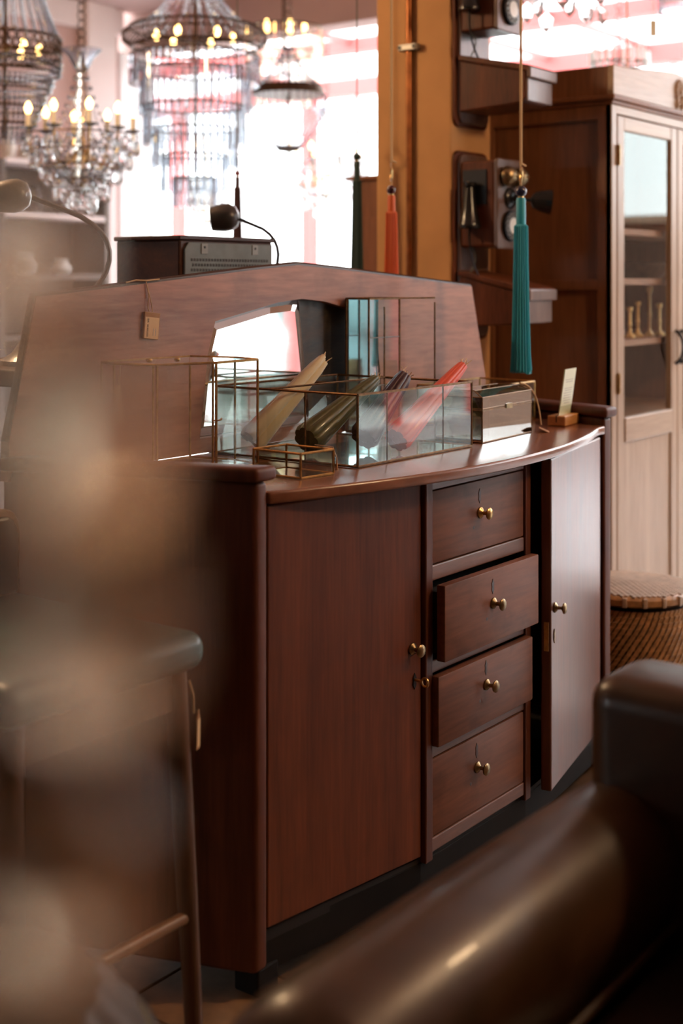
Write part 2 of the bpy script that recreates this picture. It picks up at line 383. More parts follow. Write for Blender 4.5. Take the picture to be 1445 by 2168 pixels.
# glazed conservatory: far wall, glass roof, red steel
far = thing('wall_back', (7.85, 2.75, 0), kind='structure')
MB().box(7.8, 7.9, -.05, 9.0, 0, .35).build('sill_wall', 'white_paint', far)
MB().box(7.8, 7.9, -3.5, -.05, 0, 1.8).build('sill_wall', 'dim_wall', far)
MB().box(7.77, 7.93, -3.5, -.05, 1.8, 1.86).build('sill_board', 'wardrobe_front', far)
MB().box(7.76, 7.94, -3.5, 9.0, 3.04, 3.22).build('eaves_beam', 'red_steel', far)
posts = [-3.45, -1.75, -.05, 1.65, 3.35, 5.05, 6.1, 7.8, 8.9]
for y in posts: MB().box(7.79, 7.91, y - .06, y + .06, .35 if y > -.1 else 1.86, 3.04).build('post', 'red_steel', far)
for a, b in zip(posts, posts[1:]):
    z_ = .35 if a > -.1 else 1.86
    MB().box(7.84, 7.86, a + .06, b - .06, z_, 3.04).build('pane', 'window_glass', far)
    MB().box(7.81, 7.89, (a + b) / 2 - .025, (a + b) / 2 + .025, z_, 3.04).build('mullion', 'white_paint', far)
side2 = thing('wall_conservatory_side', (6.2, -3.5, 0), kind='structure')
MB().box(4.6, 7.8, -3.6, -3.5, 0, .35).build('sill_wall', 'white_paint', side2)
for x in (4.6, 5.65, 6.7, 7.74): MB().box(x, x + .08, -3.59, -3.51, .35, 3.2).build('post', 'red_steel', side2)
for x in (4.68, 5.73, 6.78): MB().box(x, x + .97, -3.56, -3.55, .35, 3.2).build('pane', 'window_glass', side2)
side3 = thing('wall_conservatory_end', (6.2, 9.0, 0), kind='structure')
for x in (4.6, 5.65, 6.7, 7.74): MB().box(x, x + .08, 9.0, 9.08, 0, 3.2).build('post', 'red_steel', side3)
for x in (4.68, 5.73, 6.78): MB().box(x, x + .97, 9.03, 9.04, 0, 3.2).build('pane', 'window_glass', side3)
side4 = thing('wall_conservatory_near', (4.55, 7.0, 0), kind='structure')
for y in (5.02, 6.3, 7.6, 8.9): MB().box(4.5, 4.58, y, y + .08, 0, 2.88).build('post', 'red_steel', side4)
for y in (5.1, 6.38, 7.68): MB().box(4.53, 4.54, y, y + 1.2, 0, 2.88).build('pane', 'window_glass', side4)
rf = thing('ceiling_glass', (6.2, 2.75, 3.1), kind='structure')
for x in (6.25,): MB().box(x - .07, x + .07, -3.5, 9.0, 3.09, 3.22).build('purlin', 'red_steel', rf)
rafters = [-3.4, -1.55, .15, 1.0, 1.85, 2.7, 3.55, 4.4, 6.1, 7.8, 8.95]
for y in rafters: MB().box(4.6, 7.8, y - .02, y + .02, 3.15, 3.2).build('rafter', 'red_steel', rf)
for a, b in zip(rafters, rafters[1:]):
    for x0, x1 in ((4.6, 6.2), (6.3, 7.8)): MB().box(x0, x1, a + .02, b - .02, 3.19, 3.198).build('pane', 'roof_sheet', rf)
# outside
hb = MB()
for i in range(26): hb.ball((-8 + random.uniform(-.5, .5), 3 + i * .32 + random.uniform(-.2, .2), random.uniform(.2, 1.7)), random.uniform(.45, .8), 1, 10, 7)
tag(hb.build('hedge', 'hedge', None, kind='stuff'), 'green hedge outside the window behind', None)
hb = MB()
for i in range(26): hb.ball((10.6 + i * .18 + random.uniform(-.2, .2), -7.2 + random.uniform(-.4, .4), random.uniform(.2, 2.2)), random.uniform(.5, .8), 1, 10, 7)
tag(hb.build('hedge', 'hedge', None, kind='stuff'), 'green hedge outside the conservatory side wall', None)
struct('ground_outside', MB().box(-30, 40, -30, 40, -.5, -.1), 'paving')
# pillar
struct('wall_pillar', MB().box(1.856, 2.115, .747, 1.05, 0, 3.15), 'warm_lit_wall', bevel=.006)
cp = thing('pipe', (1.845, .905, 0), 'copper pipe running up the warm-lit pillar', 'pipe')
MB().cyl((1.842, .905, .002), (1.842, .905, 3.14), .010, seg=12).build('tube', 'copper', cp, smooth=True)
for z in (.9, 2.14): 
    b = MB().box(1.828, 1.855, .868, .942, z - .012, z + .012)
    cb = b.build('clamp', 'zinc', cp, bevel=.004)
    for y in (.876, .934): MB().cyl((1.828, y, z), (1.824, y, z), .006, seg=8).build('screw', 'iron', cb)

# ================================================================== sideboard
sb = thing('sideboard', (.73, .2, 0), 'large reddish brown wooden sideboard with bowed front, drawers and a peaked mirror back', 'sideboard')
def bow(s, b=.135, c=.725, h=.70): return -b * (1 - ((s - c) / h) ** 2)
# side panels with rounded front edge and capping
def side_panel(f0, bk, th):
    (x0, y0), (x1, y1) = f0, bk
    pts = [(x0, y0), (x0 + th, y0), (x1 + th, y1), (x1, y1)]
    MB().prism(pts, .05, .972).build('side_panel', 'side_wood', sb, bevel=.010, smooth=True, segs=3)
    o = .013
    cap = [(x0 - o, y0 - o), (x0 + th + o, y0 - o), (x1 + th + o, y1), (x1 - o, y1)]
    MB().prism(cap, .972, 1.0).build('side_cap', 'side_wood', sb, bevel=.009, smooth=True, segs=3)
side_panel((0, 0), (-.19, .5), .036)
side_panel((1.462, 0), (1.625, .5), .045)
for x, y in ((.012, .005), (1.47, .005), (-.165, .43), (1.6, .43)):
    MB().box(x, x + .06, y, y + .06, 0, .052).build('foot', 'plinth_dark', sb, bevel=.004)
# top
sN = 28
front = [(.034 + (1.428 - .034) * i / sN, bow(.034 + (1.428 - .034) * i / sN)) for i in range(sN + 1)]
front = [(x, min(y, -.004)) for x, y in front]
pts = [(.034, .02)] + front + [(1.462, -.004), (1.48, .06), (1.62, .478), (-.152, .478)]
MB().prism(pts, .926, .95).build('top', 'top_wood', sb, bevel=.006, smooth=True, segs=3)
# carcass inside
inner = [(.04, .01), (.475, -.05), (.93, -.05), (1.455, .01), (1.60, .47), (-.14, .47)]
MB().prism(inner, .095, .118).build('bottom_board', 'inside_shade', sb)
MB().box(-.14, 1.60, .462, .478, .05, .926).build('back_panel', 'inside_shade', sb)
for x in (.478, .908): MB().box(x, x + .02, -.052, .462, .118, .926).build('divider', 'inside_shade', sb)
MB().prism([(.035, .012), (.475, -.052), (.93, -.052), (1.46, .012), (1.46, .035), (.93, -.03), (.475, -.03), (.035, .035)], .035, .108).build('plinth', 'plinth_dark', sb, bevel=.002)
# centre frame
YF = -.066
MB().box(.475, .503, YF, -.04, .108, .926).build('stile', 'side_wood', sb, bevel=.003)
MB().box(.905, .931, YF, -.04, .108, .926).build('stile', 'side_wood', sb, bevel=.003)
for z0, z1 in ((.899, .926), (.704, .738), (.506, .534), (.325, .350), (.122, .153)):
    MB().box(.503, .905, YF + .004, -.04, z0, z1).build('rail', 'rail_wood', sb, bevel=.003)
def knob(c, d, parent, sc_=1.0, mat='old_brass'):
    c = Vector(c); d = Vector(d).normalized()
    k = MB().lathe([(.0, 0), (.0125 * sc_, .0005), (.0125 * sc_, .003), (.0085 * sc_, .006), (.0045 * sc_, .009), (.0042 * sc_, .017), (.007 * sc_, .020),
                    (.0125 * sc_, .0225), (.0135 * sc_, .0255), (.010 * sc_, .0290), (.0, .0302)], c, d, 20)
    return k.build('knob', mat, parent, smooth=True)
def keyhole(c, d, parent, mat='iron', name='keyhole_plate'):
    c = Vector(c); d = Vector(d).normalized(); t = Vector((0, 0, 1)); u = t.cross(d)
    pr = [c + d * .0006 + u * a * .007 + t * b * .017 for a, b in ((0, 1), (.7, .45), (.55, 0), (.7, -.45), (0, -1), (-.7, -.45), (-.55, 0), (-.7, .45))]
    return MB().add(pr + [q + d * .0016 for q in pr], [list(range(8))[::-1], list(range(8, 16))] + [(i, (i + 1) % 8, 8 + (i + 1) % 8, 8 + i) for i in range(8)]).build(name, mat, parent)
for (z0, z1, out, kx, kz) in ((.740, .897, -.004, .703, .824), (.536, .700, .032, .700, .625), (.352, .503, .016, .697, .44), (.155, .322, -.004, .690, .252)):
    y = YF - out
    x0, x1 = (.505, .903) if out < 0 else (.500, .912)
    d = MB().box(x0, x1, y, y + .022, z0, z1).build('drawer', 'drawer_wood', sb, bevel=.0035, smooth=True)
    MB().box(.515, .895, y + .022, .35, z0 + .012, z1 - .02).build('drawer_box', 'inside_shade', d)
    knob((kx, y, kz), (0, -1, 0), d, mat='brass' if z0 > .7 else 'old_brass')
    keyhole((kx - .002, y + .0012, kz + .038), (0, -1, 0), d, 'edge_wood', 'old_mark')
    MB().lathe([(.0, 0), (.004, .0004), (.0, .0006)], (kx - .028, y, kz - .030), (0, -1, 0), 8).build('old_mark', 'edge_wood', d)
# left door
ang = math.atan2(-.060, .44)
D0 = Vector((.036, .002, 0)); DL = .438
dx = Matrix.Translation(D0) @ Matrix.Rotation(ang, 4, 'Z')
ld = MB(dx).box(0, DL, 0, .022, .124, .922).build('door', 'door_wood', sb, bevel=.003)
def onL(u, z): return dx @ Vector((u, 0, z))
nL = (dx.to_3x3() @ Vector((0, -1, 0)))
knob(onL(DL - .028, .572), nL, ld)
lp = keyhole(onL(DL - .022, .503), nL, ld)
ky = MB().cyl(onL(DL - .022, .506), onL(DL - .022, .506) + nL * .022, .003, seg=8)
p_ = onL(DL - .022, .506) + nL * .030
ky.ring(p_, .009, .0024, nL.cross(Vector((0, 0, 1))), 16, 6).build('key', 'brass', ld, smooth=True)
# right door, standing ajar
ax = Vector((1.435, -.002, 0)); a2 = math.atan2(.105, .478)
dr = Matrix.Translation(ax) @ Matrix.Rotation(a2, 4, 'Z')
rd = MB(dr).box(-.490, 0, 0, .026, .124, .922).build('door', 'open_door_wood', sb, bevel=.004)
nR = dr.to_3x3() @ Vector((0, -1, 0))
knob(dr @ Vector((-.462, 0, .560)), nR, rd)
keyhole(dr @ Vector((-.466, 0, .492)), nR, rd, 'old_brass')
MB(dr).box(-.4925, -.4895, .006, .018, .46, .53).build('lock_plate', 'brass', rd, bevel=.001)
# back board with an opening for the mirror
def holed(outer, hole, y0, y1, name, mat):
    bm = bmesh.new(); loops = []
    for lp_ in (outer, hole):
        vs = [bm.verts.new((x - ORG[sb.name].x, y0 - ORG[sb.name].y, z)) for x, z in lp_]
        loops += [bm.edges.new((vs[i], vs[(i + 1) % len(vs)])) for i in range(len(vs))]
    bmesh.ops.triangle_fill(bm, edges=loops, use_beauty=True)
    ex = bmesh.ops.extrude_face_region(bm, geom=bm.faces[:])
    bmesh.ops.translate(bm, verts=[g for g in ex['geom'] if isinstance(g, bmesh.types.BMVert)], vec=(0, y1 - y0, 0))
    bmesh.ops.recalc_face_normals(bm, faces=bm.faces)
    me = bpy.data.meshes.new(name); bm.to_mesh(me); bm.free(); me.materials.append(M[mat])
    o = bpy.data.objects.new(name, me); C.objects.link(o); o.parent = sb; ORG[o.name] = ORG[sb.name]; return o
OUT = [(-.19, .951), (-.187, 1.03), (-.118, 1.315), (.55, 1.375), (.72, 1.388), (.90, 1.378), (1.553, 1.332), (1.634, 1.05), (1.64, .951)]
HOLE = [(.36, .985), (.387, 1.178), (.412, 1.254), (.64, 1.295), (.735, 1.303), (.83, 1.295), (1.04, 1.254), (1.065, 1.178), (1.09, .985)]
holed(OUT, HOLE, .480, .505, 'back_board', 'board_wood')
MB().tube([(x, .4915, z) for x, z in OUT[1:-1]], .0095, 8).build('edge_moulding', 'edge_wood', sb, smooth=True)
MB().box(.33, 1.12, .508, .516, .96, 1.32).build('mirror_backing', 'backing_black', sb)
# bevelled mirror in the left part of the opening
def mirror():
    o = [(.362, .986), (.389, 1.178), (.414, 1.252), (.64, 1.293), (.735, 1.300), (.752, 1.298), (.800, .986)]
    cx_, cz_ = .58, 1.13
    i_ = [(x + (cx_ - x) * .14, z + (cz_ - z) * .16) for x, z in o]
    n = len(o)
    vs = [(x, .506, z) for x, z in o] + [(x, .498, z) for x, z in i_]
    fs = [(k, (k + 1) % n, n + (k + 1) % n, n + k) for k in range(n)] + [list(range(n, 2 * n))]
    vs += [(x, .5075, z) for x, z in o]
    fs += [(k, (k + 1) % n, 2 * n + (k + 1) % n, 2 * n + k) for k in range(n)] + [list(range(2 * n, 3 * n))]
    return MB().add(vs, fs).build('mirror', 'mirror', sb)
mirror()

# ================================================================== things on the sideboard
ZT = .9505
def edge_bar(mb, a, b, t=.0028):
    mb.tube([a, b], t, 4)
def came(parent, pts, mat, t=.0028, name='came'):
    mb = MB(); mb.tube(pts, t, 6); return mb.build(name, mat, parent)
def quad_pane(parent, a, b, c, d, mat='pane_glass', th=.0018, name='glass_pane'):
    a, b, c, d = map(Vector, (a, b, c, d)); n = (b - a).cross(d - a).normalized() * th / 2
    vs = [p - n for p in (a, b, c, d)] + [p + n for p in (a, b, c, d)]
    return MB().add(vs, [(3, 2, 1, 0), (4, 5, 6, 7)] + [(i, (i + 1) % 4, 4 + (i + 1) % 4, 4 + i) for i in range(4)]).build(name, mat, parent)
def glass_box(name, label, poly, z0, z1, mat='came', glass='pane_glass', lid=False, base='mirrorless', t=.0028, cat='glass box', base_mat='pane_glass'):
    n = len(poly); cx_ = sum(p[0] for p in poly) / n; cy_ = sum(p[1] for p in poly) / n
    b = thing(name, (cx_, cy_, z0), label, cat)
    z0 += t; g = .0
    for i in range(n):
        (xa, ya), (xb, yb) = poly[i], poly[(i + 1) % n]
        came(b, [(xa, ya, z0), (xb, yb, z0)], mat, t); came(b, [(xa, ya, z1), (xb, yb, z1)], mat, t); came(b, [(xa, ya, z0), (xa, ya, z1)], mat, t)
        quad_pane(b, (xa, ya, z0), (xb, yb, z0), (xb, yb, z1), (xa, ya, z1), glass)
    MB().prism(poly, z0 - .001, z0 + .001).build('base_pane', base_mat, b)
    if lid: MB().prism(poly, z1 - .001, z1 + .001).build('top_pane', glass, b)
    return b
# bay shaped case with a little door, at the left end
hexa = [(.004, .385), (.024, .282), (.153, .240), (.292, .247), (.312, .33), (.285, .44), (.03, .45)]
ga = glass_box('display_case', 'tall bay-shaped brass framed glass case at the left end of the sideboard', hexa, ZT, 1.179, 'came_gold', lid=True, glass='pane_glass', t=.003)
for x, y in ((.024, .282), (.153, .240)): came(ga, [(x - .008, y + .002, ZT + .003), (x - .008, y + .002, 1.178)], 'came_gold', .0028)
lt = MB().tube(bez((.143, .240, 1.06), (.143, .225, 1.06), (.155, .222, 1.062), (.160, .232, 1.064), 6), .0016, 6).build('latch', 'brass', ga)
for x, y in ((.05, .33), (.10, .30)): MB().ball((x, y, 1.186), .007, .7, 8, 6).build('top_knob', 'came_gold', ga, smooth=True)
# the big open box that holds the candles
bx = [(.385, .048), (.845, .048), (.845, .452), (.385, .452)]
gb = glass_box('candle_box', 'wide open glass box holding the bundled candles on the sideboard', bx, ZT, 1.106, 'came', t=.003, base_mat='tinted_pane', glass='box_pane')
for x in (.493, .719): came(gb, [(x, .048, ZT + .003), (x, .048, 1.105)], 'came_grey', .0018)
quad_pane(gb, (.385, .30, ZT + .004), (.845, .30, ZT + .004), (.845, .30, 1.09), (.385, .30, 1.09), name='divider_pane')
came(gb, [(.385, .30, 1.106), (.845, .30, 1.106)], 'came', .0026)
came(gb, [(.615, .30, 1.106), (.615, .452, 1.106)], 'came', .0026)
came(gb, [(.385, .19, ZT + .003), (.385, .19, 1.106)], 'came', .0022)
# small open box in front, with a twine tie
bc = [(.188, .044), (.285, .036), (.290, .165), (.193, .173)]
gc = glass_box('trinket_box', 'small low open brass glass box in front of the candle box', bc, ZT, 1.002, 'came_gold', t=.0026, glass='smoky_pane')
tw = MB(); q0 = Vector((.283, .075, 1.005))
for k in range(3): tw.tube([q0 + Vector((0, .004 * k, .003)), q0 + Vector((.006 - .001 * k, -.035 + .004 * k, .001)), q0 + Vector((.004, -.046, -.02)), q0 + Vector((.004, -.048 + .002 * k, -.046))], .0011, 5)
tw.build('twine_tie', 'twine', gc)
# tall box with mirrored back, against the back board, its door folded open
bd = [(.905, .395), (1.045, .395), (1.045, .468), (.905, .468)]
gd = glass_box('mirror_box', 'tall mirrored glass box standing against the back board, door open', bd, ZT, 1.302, 'came', lid=True, t=.003)
MB().box(.909, 1.041, .462, .4645, ZT + .006, 1.299).build('mirror_panel', 'blue_mirror', gd)
for z in (1.075, 1.20): came(gd, [(.905, .395, z), (1.045, .395, z)], 'came_grey', .0016)
came(gd, [(.975, .395, ZT + .004), (.975, .395, 1.28)], 'came', .0024)
for a_, b_ in (((1.045, .395, ZT + .004), (1.045, .395, 1.302)), ((1.172, .365, ZT + .004), (1.172, .365, 1.29)), ((1.045, .395, 1.302), (1.172, .365, 1.302)), ((1.045, .395, ZT + .005), (1.172, .365, ZT + .005))):
    came(gd, [a_, b_], 'came', .0024, 'door_frame')
quad_pane(gd, (1.048, .394, ZT + .006), (1.172, .365, ZT + .006), (1.172, .365, 1.30), (1.048, .394, 1.30), name='door_pane')
tl = MB(); tl.tube(bez((.975, .390, 1.08), (.985, .38, 1.07), (.99, .38, 1.03), (.985, .388, .985)), .0012, 5); tl.tube(bez((.972, .390, 1.08), (.968, .38, 1.06), (.978, .38, 1.02), (.981, .388, .975)), .0012, 5)
tl.build('twine_tie', 'twine', gd)
# lidded casket
be = [(.915, .060), (1.200, .082), (1.190, .205), (.905, .190)]
ge = glass_box('glass_casket', 'lidded mirror glass casket with brass edges, right of the candle box', be, ZT, 1.030, 'came', t=.0020, glass='silver_pane')
l0 = 1.034; l1 = 1.062; top_ = [(.935, .095), (1.18, .11), (1.17, .165), (.925, .155)]
lid_ = MB(); 
for i in range(4):
    a_, b_ = be[i], be[(i + 1) % 4]; c_, d_ = top_[i], top_[(i + 1) % 4]
    came(ge, [(*a_, l0), (*b_, l0)], 'came', .0020, 'lid_came'); came(ge, [(*a_, l1), (*b_, l1)], 'came', .0020, 'lid_came'); came(ge, [(*a_, l0), (*a_, l1)], 'came', .0018, 'lid_came')
    quad_pane(ge, (*a_, l0), (*b_, l0), (*b_, l1), (*a_, l1), 'silver_pane', name='lid_pane')
    came(ge, [(*a_, l1), (*c_, l1 + .014)], 'came', .0018, 'lid_came'); came(ge, [(*c_, l1 + .014), (*d_, l1 + .014)], 'came', .0018, 'lid_came')
    quad_pane(ge, (*a_, l1), (*b_, l1), (*d_, l1 + .014), (*c_, l1 + .014), 'tinted_pane', name='lid_pane')
MB().prism(top_, l1 + .013, l1 + .0148).build('lid_pane', 'tinted_pane', ge)
MB().prism([(x + (1.05 - x) * .03, y + (.133 - y) * .06) for x, y in be], ZT + .006, ZT + .008).build('mirror_base', 'mirror', ge)
MB().box(1.045, 1.075, .066, .069, 1.026, 1.038).build('clasp', 'old_brass', ge)
# its price label on twine
pe = thing('price_tag', (1.235, .075, ZT), 'kraft price tag lying beside the glass casket, tied with twine', 'tag')
MB().tube(bez((1.180, .105, 1.080), (1.245, .082, 1.072), (1.228, .072, .985), (1.232, .070, .968), 14), .0026, 6).build('twine', 'twine', pe)
MB(Matrix.Translation((1.236, .062, .953)) @ Matrix.Rotation(R(30), 4, 'Z') @ Matrix.Rotation(R(24), 4, 'X')).box(-.020, .020, -.030, .016, 0, .0022).build('card', 'kraft', pe, bevel=.0006, segs=1)
# low box at the back right
bf = [(1.195, .235), (1.515, .245), (1.535, .44), (1.20, .44)]
gf = glass_box('low_glass_box', 'long low brass edged glass box behind the casket', bf, ZT, 1.058, 'came_gold', t=.0026, glass='tinted_pane', lid=False)
# card stand
cs = thing('card_stand', (1.42, .10, ZT), 'pale printed card standing in an orange wooden block', 'card stand')
cx = Matrix.Translation((1.425, .105, ZT)) @ Matrix.Rotation(R(7), 4, 'Z')
MB(cx).box(-.055, .055, -.026, .026, 0, .028).build('block', 'oak_block', cs, bevel=.003)
MB(cx).box(-.0555, .0555, -.0015, .0015, .010, .0285).build('slot', 'ink', cs)
cd = cx @ Matrix.Translation((0, 0, .012)) @ Matrix.Rotation(R(8), 4, 'X')
card = MB(cd).box(-.044, .044, -.0013, .0013, 0, .145).build('card', 'acrylic_card', cs)
MB(cd).box(-.0435, .0435, -.0019, -.0014, .042, .1445).build('paper', 'pale_card', card)
for i, (z, wd) in enumerate(((.114, .030), (.108, .026), (.090, .030), (.084, .026), (.077, .032), (.070, .028), (.063, .030), (.056, .030), (.049, .020))):
    MB(cd).box(-wd, wd, -.0023, -.0019, z, z + .0013).build('text_line', 'faint_ink', card)
# candle bundles: each bundle is tapers tied at the wick
def bundle(name, label, base, tip, mat, n, rb, rt, wick=True):
    base, tip = Vector(base), Vector(tip); d = (tip - base).normalized(); u = Vector((0, 1, 0)); u = (u - d * u.dot(d)).normalized(); v = d.cross(u)
    b = thing(name, base, label, 'candles')
    offs = [(0, 0)] + [(math.cos(2 * PI * k / (n - 1)), math.sin(2 * PI * k / (n - 1))) for k in range(n - 1)]
    for k, (a, c) in enumerate(offs):
        L_ = random.uniform(.965, 1.0)
        pts = []; rs = []
        for t in (0, .04, .35, .7, .9, 1.0):
            spread = rb * (1 - t) + rt * t
            pts.append(base + (tip - base) * (t * L_) + (u * a + v * c) * spread)
            rs.append((spread * (.74 if n > 4 else .9)) * (1 if 0 < t < .95 else .7))
        tp = MB().tube(pts, rs, 10).build('taper_candle', mat, b, smooth=True)
        e = pts[-1]; j = Vector((random.uniform(-1, 1), random.uniform(-1, 1), random.uniform(-.2, 1))) * .010
        MB().tube([e - d * .002, e + d * .006 + j * .3, e + d * .010 + j], .0010, 5).build('wick', 'wick', tp)
    return b
bundle('candle_bundle', 'cream candle bundle leaning in the candle box', (.425, .385, .983), (.618, .315, 1.168), 'wax_cream', 4, .020, .010)
bundle('candle_bundle', 'dark olive green candle bundle leaning in the candle box', (.445, .235, .990), (.715, .235, 1.113), 'wax_green', 9, .022, .009)
bundle('candle_bundle', 'dark plum candle bundle between the green and coral ones', (.565, .165, .988), (.742, .168, 1.124), 'wax_plum', 9, .021, .011)
bundle('candle_bundle', 'coral red candle bundle leaning out of the candle box', (.600, .098, .986), (.885, .092, 1.147), 'wax_coral', 9, .020, .008)
# price tag hung over the back board
pt = thing('price_tag', (.195, .4795, 1.228), 'kraft price tag with pale sticker hanging on the back board', 'tag')
tw = MB(); top = Vector((.185, .478, 1.349))
tw.tube([top + Vector((-.055, .004, -.004)), top + Vector((-.03, .0, .001)), top + Vector((0, -.002, 0)), top + Vector((.045, .003, .003))], .0019, 5)
tw.tube([top, top + Vector((.006, -.003, -.03)), top + Vector((.004, -.003, -.06)), top + Vector((.012, -.003, -.075))], .0011, 5)
tw.tube([top, top + Vector((.008, -.003, -.03)), top + Vector((.016, -.003, -.058)), top + Vector((.018, -.003, -.073))], .0011, 5)
tw.build('twine', 'twine', pt)
tx = Matrix.Translation((.198, .4785, 1.250)) @ Matrix.Rotation(R(6), 4, 'Y')
kc = MB(tx).box(-.024, .024, -.0065, 0, -.030, .029).build('card', 'kraft', pt, bevel=.0015)
stk = MB(tx).box(-.0215, .0205, -.0073, -.0066, -.029, .018).build('sticker', 'kraft_pale', kc)
tme = text_mesh('IDR  25.950.000', .0062); tme.materials.append(M['ink'])
to = bpy.data.objects.new('price_print', tme); C.objects.link(to); to.parent = stk
to.matrix_local = Matrix.Translation(-ORG[pt.name]) @ tx @ Matrix.Translation((-.0135, -.0076, -.005)) @ Matrix.Rotation(R(90), 4, 'X') @ Matrix.Rotation(R(-90), 4, 'Z')
for k, x in enumerate((.004, .011)): MB(tx).box(x, x + .0012, -.0077, -.0072, -.022, -.006).build('text_line', 'faint_ink', stk)
# tag inside the display case
pc = thing('price_tag', (.025, .40, 1.06), 'blank pale tag hanging inside the bay-shaped glass case', 'tag')
MB().tube([(.035, .40, 1.174), (.034, .40, 1.14), (.03, .40, 1.128)], .0012, 5).build('twine', 'twine', pc)
MB(Matrix.Translation((.028, .40, 1.095)) @ Matrix.Rotation(R(-6), 4, 'Y')).box(-.013, .013, -.001, .001, -.042, .036).build('card', 'kraft_pale', pc, bevel=.0005, segs=1)

# ================================================================== console, radio and lamps behind the sideboard
co = thing('console_table', (.8, .95, 0), 'dark wooden console table behind the sideboard carrying the radio', 'table')
MB().box(.12, 1.32, .74, 1.30, 1.10, 1.14).build('table_top', 'console_wood', co, bevel=.004)
for x in (.15, 1.24):
    for y in (.77, 1.22): MB().box(x, x + .05, y, y + .05, 0, 1.10).build('leg', 'console_wood', co)
MB().box(.17, 1.27, .78, .80, .98, 1.10).build('apron', 'console_wood', co)
ra = thing('radio', (.82, .92, 1.14), 'old valve radio with dark wood case, grey perforated back turned to the room', 'radio')
MB().box(.630, 1.006, .806, 1.045, 1.141, 1.458).build('case', 'radio_wood', ra, bevel=.006)
MB().box(.624, 1.010, .800, 1.049, 1.456, 1.468).build('case_top', 'radio_wood', ra, bevel=.003)
pl = MB().prism([(.642, 1.15), (.997, 1.15), (.997, 1.45), (.657, 1.45), (.642, 1.432)], .798, .807, 'y').build('back_panel', 'radio_grey', ra, bevel=.002)
hm = MB().prism([(-.0035, -.0036), (.0035, -.0036), (.0035, .0036), (-.0035, .0036)], -.0008, .0002, 'y').mesh('vent_hole'); hm.materials.append(M['ink'])
for r_ in range(7):
    for k in range(28):
        inst('vent_hole', hm, pl, (.668 + k * .0113 + (.0056 if r_ % 2 else 0), .7978, 1.404 - r_ * .0135))
for x in (.715, .92):
    c_ = MB().box(x - .012, x + .012, .7955, .798, 1.420, 1.448).build('clip', 'radio_grey_light', ra, bevel=.001)
    MB().cyl((x, .7955, 1.438), (x, .794, 1.438), .0035, seg=8).build('screw', 'iron', c_)
MB().box(.640, .662, .7955, .798, 1.338, 1.350).build('clip', 'ceramic', ra, bevel=.001)
lb = MB().box(.770, .878, .7945, .7965, 1.312, 1.372).build('label_card', 'radio_card', ra)
MB().box(.797, .852, .7940, .7946, 1.3485, 1.3545).build('print_line', 'red_print', lb)
for x in (.7745, .8735): MB().cyl((x, .7946, 1.362), (x, .7932, 1.362), .0042, seg=8).build('screw', 'iron', lb)
def lamp(name, label, base, head, mat, s=1.0, lift=.0):
    b = thing(name, base, label, 'lamp'); bx_, by_, bz_ = base; h = Vector(head)
    MB().lathe([(.085 * s, 0), (.085 * s, .012), (.06 * s, .03), (.03 * s, .07 * s), (.018 * s, .12 * s), (.0, .125 * s)], base, (0, 0, 1), 24).build('base', mat, b, smooth=True)
    st = Vector((bx_, by_, bz_ + .11 * s)); out = Vector((.6, -.8, 0)) * .13 * s
    j = h + Vector((.028, -.036, -.004)) * s * 1.0
    pts = bez(st, st + out * 1.1 + Vector((0, 0, .02)), Vector((st.x, st.y, (st.z * .35 + h.z * .65))) + out * 1.9, (st + out * .9).lerp(j, .55) * 1.0 + Vector((0, 0, 0)) if False else (j + out * .55 + Vector((0, 0, -.03))), 14)
    pts += [j]
    MB().tube(pts, .006 * s, 8).build('arm', mat, b, smooth=True)
    ax_ = Vector((-.6, .8, -.10)).normalized()
    MB().lathe([(.0, -.046), (.012, -.045), (.030, -.038), (.041, -.020), (.043, 0), (.040, .022), (.036, .040), (.034, .040)], h, ax_, 24).build('shade', mat, b, smooth=True)
    return b
lamp('desk_lamp', 'black desk lamp with round shade beside the radio', (1.10, 1.10, 1.14), at(474, 461, 4.0), 'dusk_lamp')
lamp('desk_lamp', 'haze-grey desk lamp with round shade at the far left edge', (.30, .97, 1.14), at(26, 415, 3.3), 'hazed_lamp', 1.1)

